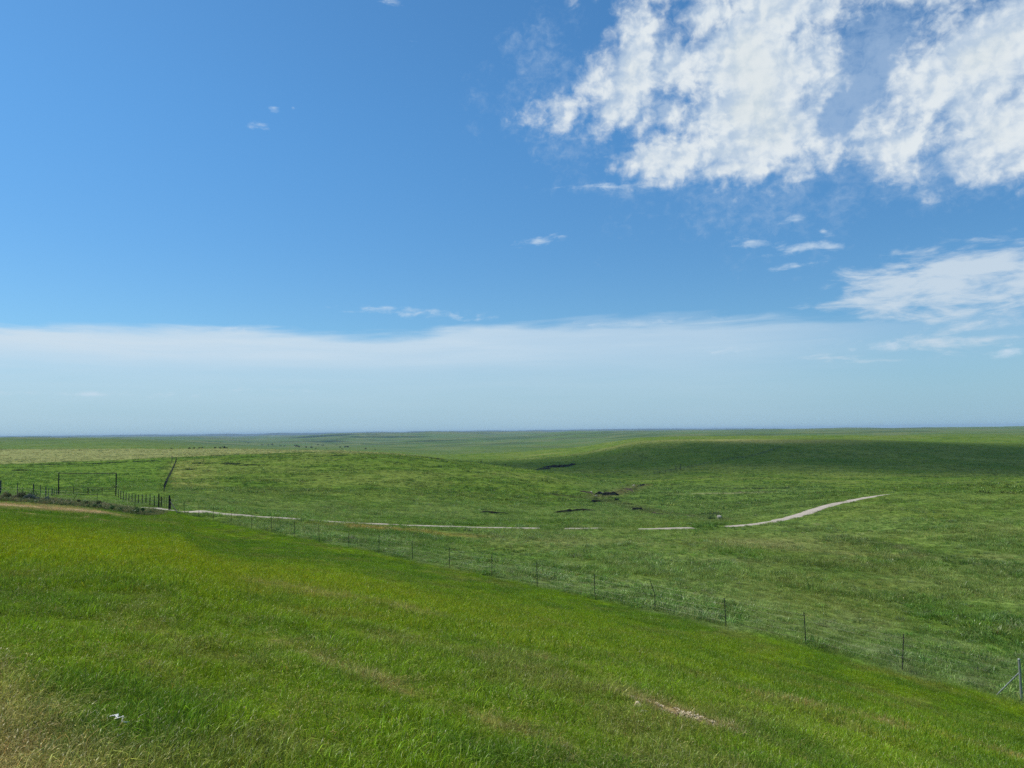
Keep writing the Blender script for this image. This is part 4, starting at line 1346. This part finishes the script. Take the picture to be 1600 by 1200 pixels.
# the broken cumulus: a few masses, torn by warped noise into puffs
AE_RAW = AE
AE = warp(AE_RAW, 0.16, 5.0, 5)
cum = union([(blob(1185, 135, 165, 165, 25), 2.0), (blob(990, 105, 105, 120, -20), 1.3), (blob(905, 172, 90, 42, 8), 0.75), (blob(955, 165, 85, 60, 0), 1.1), (blob(1110, 236, 185, 48, 2), 1.35), (blob(1165, 262, 190, 22, 1), 1.15), (blob(1270, 255, 120, 34, 6), 0.7),
             (blob(1510, 125, 180, 115, 33), 1.35), (blob(1590, 195, 130, 80, 0), 1.35), (blob(1220, 10, 120, 80, 0), 1.3), (blob(1110, 20, 120, 50, 0), 0.6), (blob(1560, -200, 360, 230, 10), 1.1), (blob(1100, -90, 240, 100, 0), 0.9)])
cum = math_('SUBTRACT', cum, math_('MULTIPLY', math_('MAXIMUM', math_('SMOOTH_MAX', blob(1368, 70, 50, 72, -25), blob(1328, 165, 28, 60, -28), 0.2), 0.0), 1.3))
veilc = union([(blob(1330, 150, 330, 190, 15), 1.0), (blob(1520, 250, 190, 55, 0), 0.9), (blob(930, 150, 150, 110, 0), 0.55), (blob(1000, 286, 130, 14, -2), 0.5)])
AE = AE_RAW
CW = warp(AE, 0.55, 1.0, 4, (7, 3, 0))
SUNOFF = (0.50, -0.42, 0)              # towards the sun on the sky: left and up


def cumulus(loc):
    big = noise(CW, 0.21, 6, 0.55, 0.2, loc=loc, sc=(1, 1.35, 1))
    mid = voro(CW, 0.36, 3.6, 0.60, 0.8, loc=loc)
    return math_('MULTIPLY_ADD', math_('SUBTRACT', mid, 0.62), 1.7, math_('MULTIPLY', math_('SUBTRACT', big, 0.5), 2.3))


nF = noise(CW, 1.3, 9, 0.66, 0.3, sc=(1, 1.2, 1))
tex = cumulus((0, 0, 0)); tex2 = cumulus(SUNOFF)
core = math_('ADD', cum, tex)
core = math_('MULTIPLY_ADD', math_('SUBTRACT', nF, 0.5), 0.62, core)
dens = mrange(core, 0.06, 1.0, 0, 1)
rim = mrange(math_('MULTIPLY_ADD', math_('SUBTRACT', nF, 0.5), 1.5, math_('MULTIPLY_ADD', tex, 0.8, veilc)), -0.05, 1.25, 0, 0.62)     # thin veil between the puffs
lit = mrange(math_('MULTIPLY_ADD', math_('SUBTRACT', nF, 0.5), 0.5, math_('SUBTRACT', tex, tex2)), -0.34, 0.34, 0, 1)
thick = mrange(core, 0.9, 2.1, 0, 1)

# streaky fair weather bits and the mid cloud at the right
AEs = AE
nS = noise(AEs, 0.55, 10, 0.62, 0.6, sc=(0.34, 1.35, 1), rot=R_(-9))
nS2 = noise(AEs, 1.5, 8, 0.6, 0.4, sc=(0.42, 1.25, 1), rot=R_(-7))
wis = union([(blob(1470, 440, 175, 58, 4), 1.25), (blob(1600, 440, 120, 50, 0), 1.1), (blob(1365, 460, 80, 20, 14), 0.75), (blob(1490, 520, 190, 30, 8), 0.62), (blob(1480, 490, 160, 40, 0), 0.5)])
wv = math_('MULTIPLY_ADD', math_('SUBTRACT', nS, 0.5), 2.4, wis)
wv = math_('MULTIPLY_ADD', math_('SUBTRACT', nS2, 0.5), 1.0, wv)
wisd = mrange(wv, 0.05, 0.95, 0, 0.86)
sm = union([(blob(840, 378, 48, 9, 5), 1), (blob(875, 369, 24, 9, 10), 0.9), (blob(1170, 378, 45, 11, -4), 0.9), (blob(1245, 388, 60, 12, 4), 1), (blob(1295, 383, 28, 20, -20), 0.85), (blob(1247, 415, 46, 8, 4), 0.95),
            (blob(1243, 343, 28, 10, 8), 0.9), (blob(1286, 362, 9, 6, 0), 0.8), (blob(405, 194, 24, 11, 5), 0.9), (blob(428, 169, 13, 7, 0), 0.9), (blob(458, 168, 8, 5, 0), 0.8), (blob(950, 291, 100, 9, -2), 0.85),
            (blob(610, 3, 32, 9, 0), 0.75), (blob(646, 64, 26, 6, 0), 0.4), (blob(1575, 549, 30, 12, 6), 1.0), (blob(1140, 548, 85, 9, 0), 0.6), (blob(660, 489, 170, 12, -3), 0.72), (blob(610, 481, 40, 6, -3), 0.6), (blob(360, 514, 90, 6, 0), 0.55), (blob(1010, 503, 150, 7, 1), 0.5), (blob(1390, 538, 70, 9, 8), 0.6), (blob(430, 609, 110, 5, 0), 0.45), (blob(150, 616, 190, 6, 0), 0.45), (blob(390, 645, 24, 5, 0), 0.5),
            (blob(1250, 283, 50, 8, 20), 0.6)])
smv = math_('MULTIPLY_ADD', math_('SUBTRACT', nS2, 0.5), 2.4, math_('MULTIPLY_ADD', math_('SUBTRACT', nF, 0.5), 0.8, sm))
smd = mrange(smv, 0.15, 1.3, 0, 0.72)

# the long pale veil above the horizon
nB = noise(AEs, 0.11, 6, 0.5, 0.3, sc=(0.55, 1.6, 1))
nB2 = noise(AEs, 0.42, 6, 0.55, 0.6, sc=(0.22, 1.8, 1), rot=R_(-1.5))
edge = math_('MULTIPLY_ADD', math_('SUBTRACT', nB, 0.5), 2.6, math_('MULTIPLY_ADD', math_('SUBTRACT', nB2, 0.5), 2.4, EL))
bump = mrange(blob(900, 480, 320, 120, 0), 0.0, 1.0, 0, 1.15)
edge = math_('SUBTRACT', edge, bump)
veil = mrange(edge, 6.55, 7.6, 1, 0)
vr = mrange(AZ, 13.0, 30.0, 1, 0.35)                   # fades to the right
low = math_('ADD', mrange(EL, 0.3, 5.0, 0.22, 0.52, False), mrange(EL, 4.2, 6.4, 0.0, 0.20))
leftw = mrange(AZ, -34.0, 12.0, 1.12, 0.86, False)
nV = noise(AEs, 0.9, 7, 0.6, 0.5, sc=(0.10, 1.25, 1), rot=R_(-1.0), loc=(5, 2, 0))
stre = math_('ADD', 0.72, math_('MULTIPLY', nV, 0.56))
band = math_('MULTIPLY', mrange(EL, 4.3, 5.6, 0, 1), math_('MULTIPLY', mrange(AZ, -4.0, 9.0, 1, 0), 0.14))
veil = math_('MULTIPLY', math_('MULTIPLY', veil, vr), math_('MULTIPLY', math_('MULTIPLY', math_('ADD', low, band), stre), leftw), clamp=True)
haz = math_('ADD', mrange(EL, 0.0, 7.0, 0.62, 0.0), mrange(EL, 0.0, 14.0, 0.18, 0.0))

K = 1 / SKY_STR


def cl(r, g, b):
    return (r * K, g * K, b * K)


skyc = sky.outputs['Color']
# keep the blue as in the photograph: a light tint of the whole sky
tn = N(nt, 'ShaderNodeMix', data_type='RGBA', blend_type='MULTIPLY'); tn.inputs[0].default_value = 1.0
L(nt, skyc, tn.inputs[6]); L(nt, cmix(mrange(EL, 5.0, 24.0, 0, 1), (0.56, 0.94, 1.17), (0.56, 1.08, 1.36)), tn.inputs[7])
c = tn.outputs[2]
c = cmix(haz, c, cl(0.31, 0.51, 0.66))
c = cmix(veil, c, cl(0.60, 0.73, 0.84))
c = cmix(smd, c, cl(0.62, 0.74, 0.86))
c = cmix(wisd, c, cl(0.62, 0.72, 0.81))
c = cmix(rim, c, cl(0.40, 0.54, 0.73))
pu = cmix(lit, cl(0.47, 0.59, 0.74), cl(0.76, 0.82, 0.86))
pu = cmix(thick, pu, cmix(lit, cl(0.60, 0.69, 0.75), cl(0.73, 0.79, 0.82)))
c = cmix(dens, c, pu)
L(nt, c, bg.inputs['Color']); L(nt, bg.outputs[0], out.inputs['Surface'])


# clouds that shade the ground: real bodies of thin vapour high above, up-sun of the dark slopes
def shade_cloud(x, y, Y, rx, ry, depth, hgt=1100.0, rot=0.0, dens_=0.012, label=None):
    g = at(x, y, Y)
    c = g + sd_ * (hgt / sd_.z)
    import bmesh
    bm = bmesh.new(); bmesh.ops.create_icosphere(bm, subdivisions=4, radius=1)
    for v in bm.verts:
        p = np.array(v.co)
        n_ = fbm(np.array([p[0] * 1.6 + x]), np.array([p[1] * 1.6 + p[2]]), 3, 3)[0] - .5
        s = 1 + 0.5 * n_
        v.co = Vector((p[0] * rx * s, p[1] * ry * s, p[2] ** 3 * depth * (1 + .6 * n_)))
    me = bpy.data.meshes.new('cloud'); bm.to_mesh(me); bm.free()
    for p in me.polygons: p.use_smooth = True
    m, t = new_mat('cloud_vapour'); o_ = N(t, 'ShaderNodeOutputMaterial'); v_ = N(t, 'ShaderNodeVolumePrincipled')
    v_.inputs['Color'].default_value = (0.98, 0.98, 0.98, 1); v_.inputs['Density'].default_value = dens_
    L(t, v_.outputs[0], o_.inputs['Volume'])
    me.materials.append(m)
    o = bpy.data.objects.new('cloud', me); COL.objects.link(o); o.location = c; o.rotation_euler = (0, 0, rot)
    tag(o, label or 'fair weather cloud high above the valley', 'cloud', kind='structure')


shade_cloud(1640, 726, 490, 240, 280, 100, dens_=0.0095)
shade_cloud(985, 712, 530, 170, 180, 70, dens_=0.009)
shade_cloud(470, 690, 3300, 260, 260, 100, hgt=4200, dens_=0.018)
shade_cloud(530, 684, 5200, 330, 330, 100, hgt=4600, dens_=0.018)
shade_cloud(610, 684.5, 4300, 330, 220, 100, hgt=4400, dens_=0.018)
shade_cloud(690, 687, 3000, 200, 140, 80, hgt=4000, dens_=0.008)
shade_cloud(330, 690, 3600, 300, 160, 80, hgt=4300, dens_=0.008)

# haze
m, t = new_mat('haze_air'); o_ = N(t, 'ShaderNodeOutputMaterial'); v_ = N(t, 'ShaderNodeVolumePrincipled')
v_.inputs['Color'].default_value = (0.56, 0.78, 0.97, 1); v_.inputs['Density'].default_value = 6.5e-5; v_.inputs['Anisotropy'].default_value = 0.0
L(t, v_.outputs[0], o_.inputs['Volume'])
B = 27000.0
mb = MB(); mb.box((0, 0, (ZMIN - 1.5 + ZMAX + 8) / 2), 2 * B, 2 * B, (ZMAX + 8) - (ZMIN - 1.5))
o = mb.build('haze', m); tag(o, 'thin blue air between the verge and the far hills', 'haze', kind='stuff')

# ------------------------------------------------------------------ render settings
SC.view_settings.view_transform = 'Standard'; SC.view_settings.look = 'None'
SC.view_settings.exposure = 0.0; SC.view_settings.gamma = 1.0; SC.view_settings.use_curve_mapping = False
SC.cycles.max_bounces = 6; SC.cycles.diffuse_bounces = 3; SC.cycles.transmission_bounces = 4; SC.cycles.volume_bounces = 0
SC.cycles.transparent_max_bounces = 8
SC.cycles.use_adaptive_sampling = True; SC.cycles.adaptive_threshold = 0.01
SC.cycles.use_denoising = False
print('zrange', ZMIN, ZMAX)
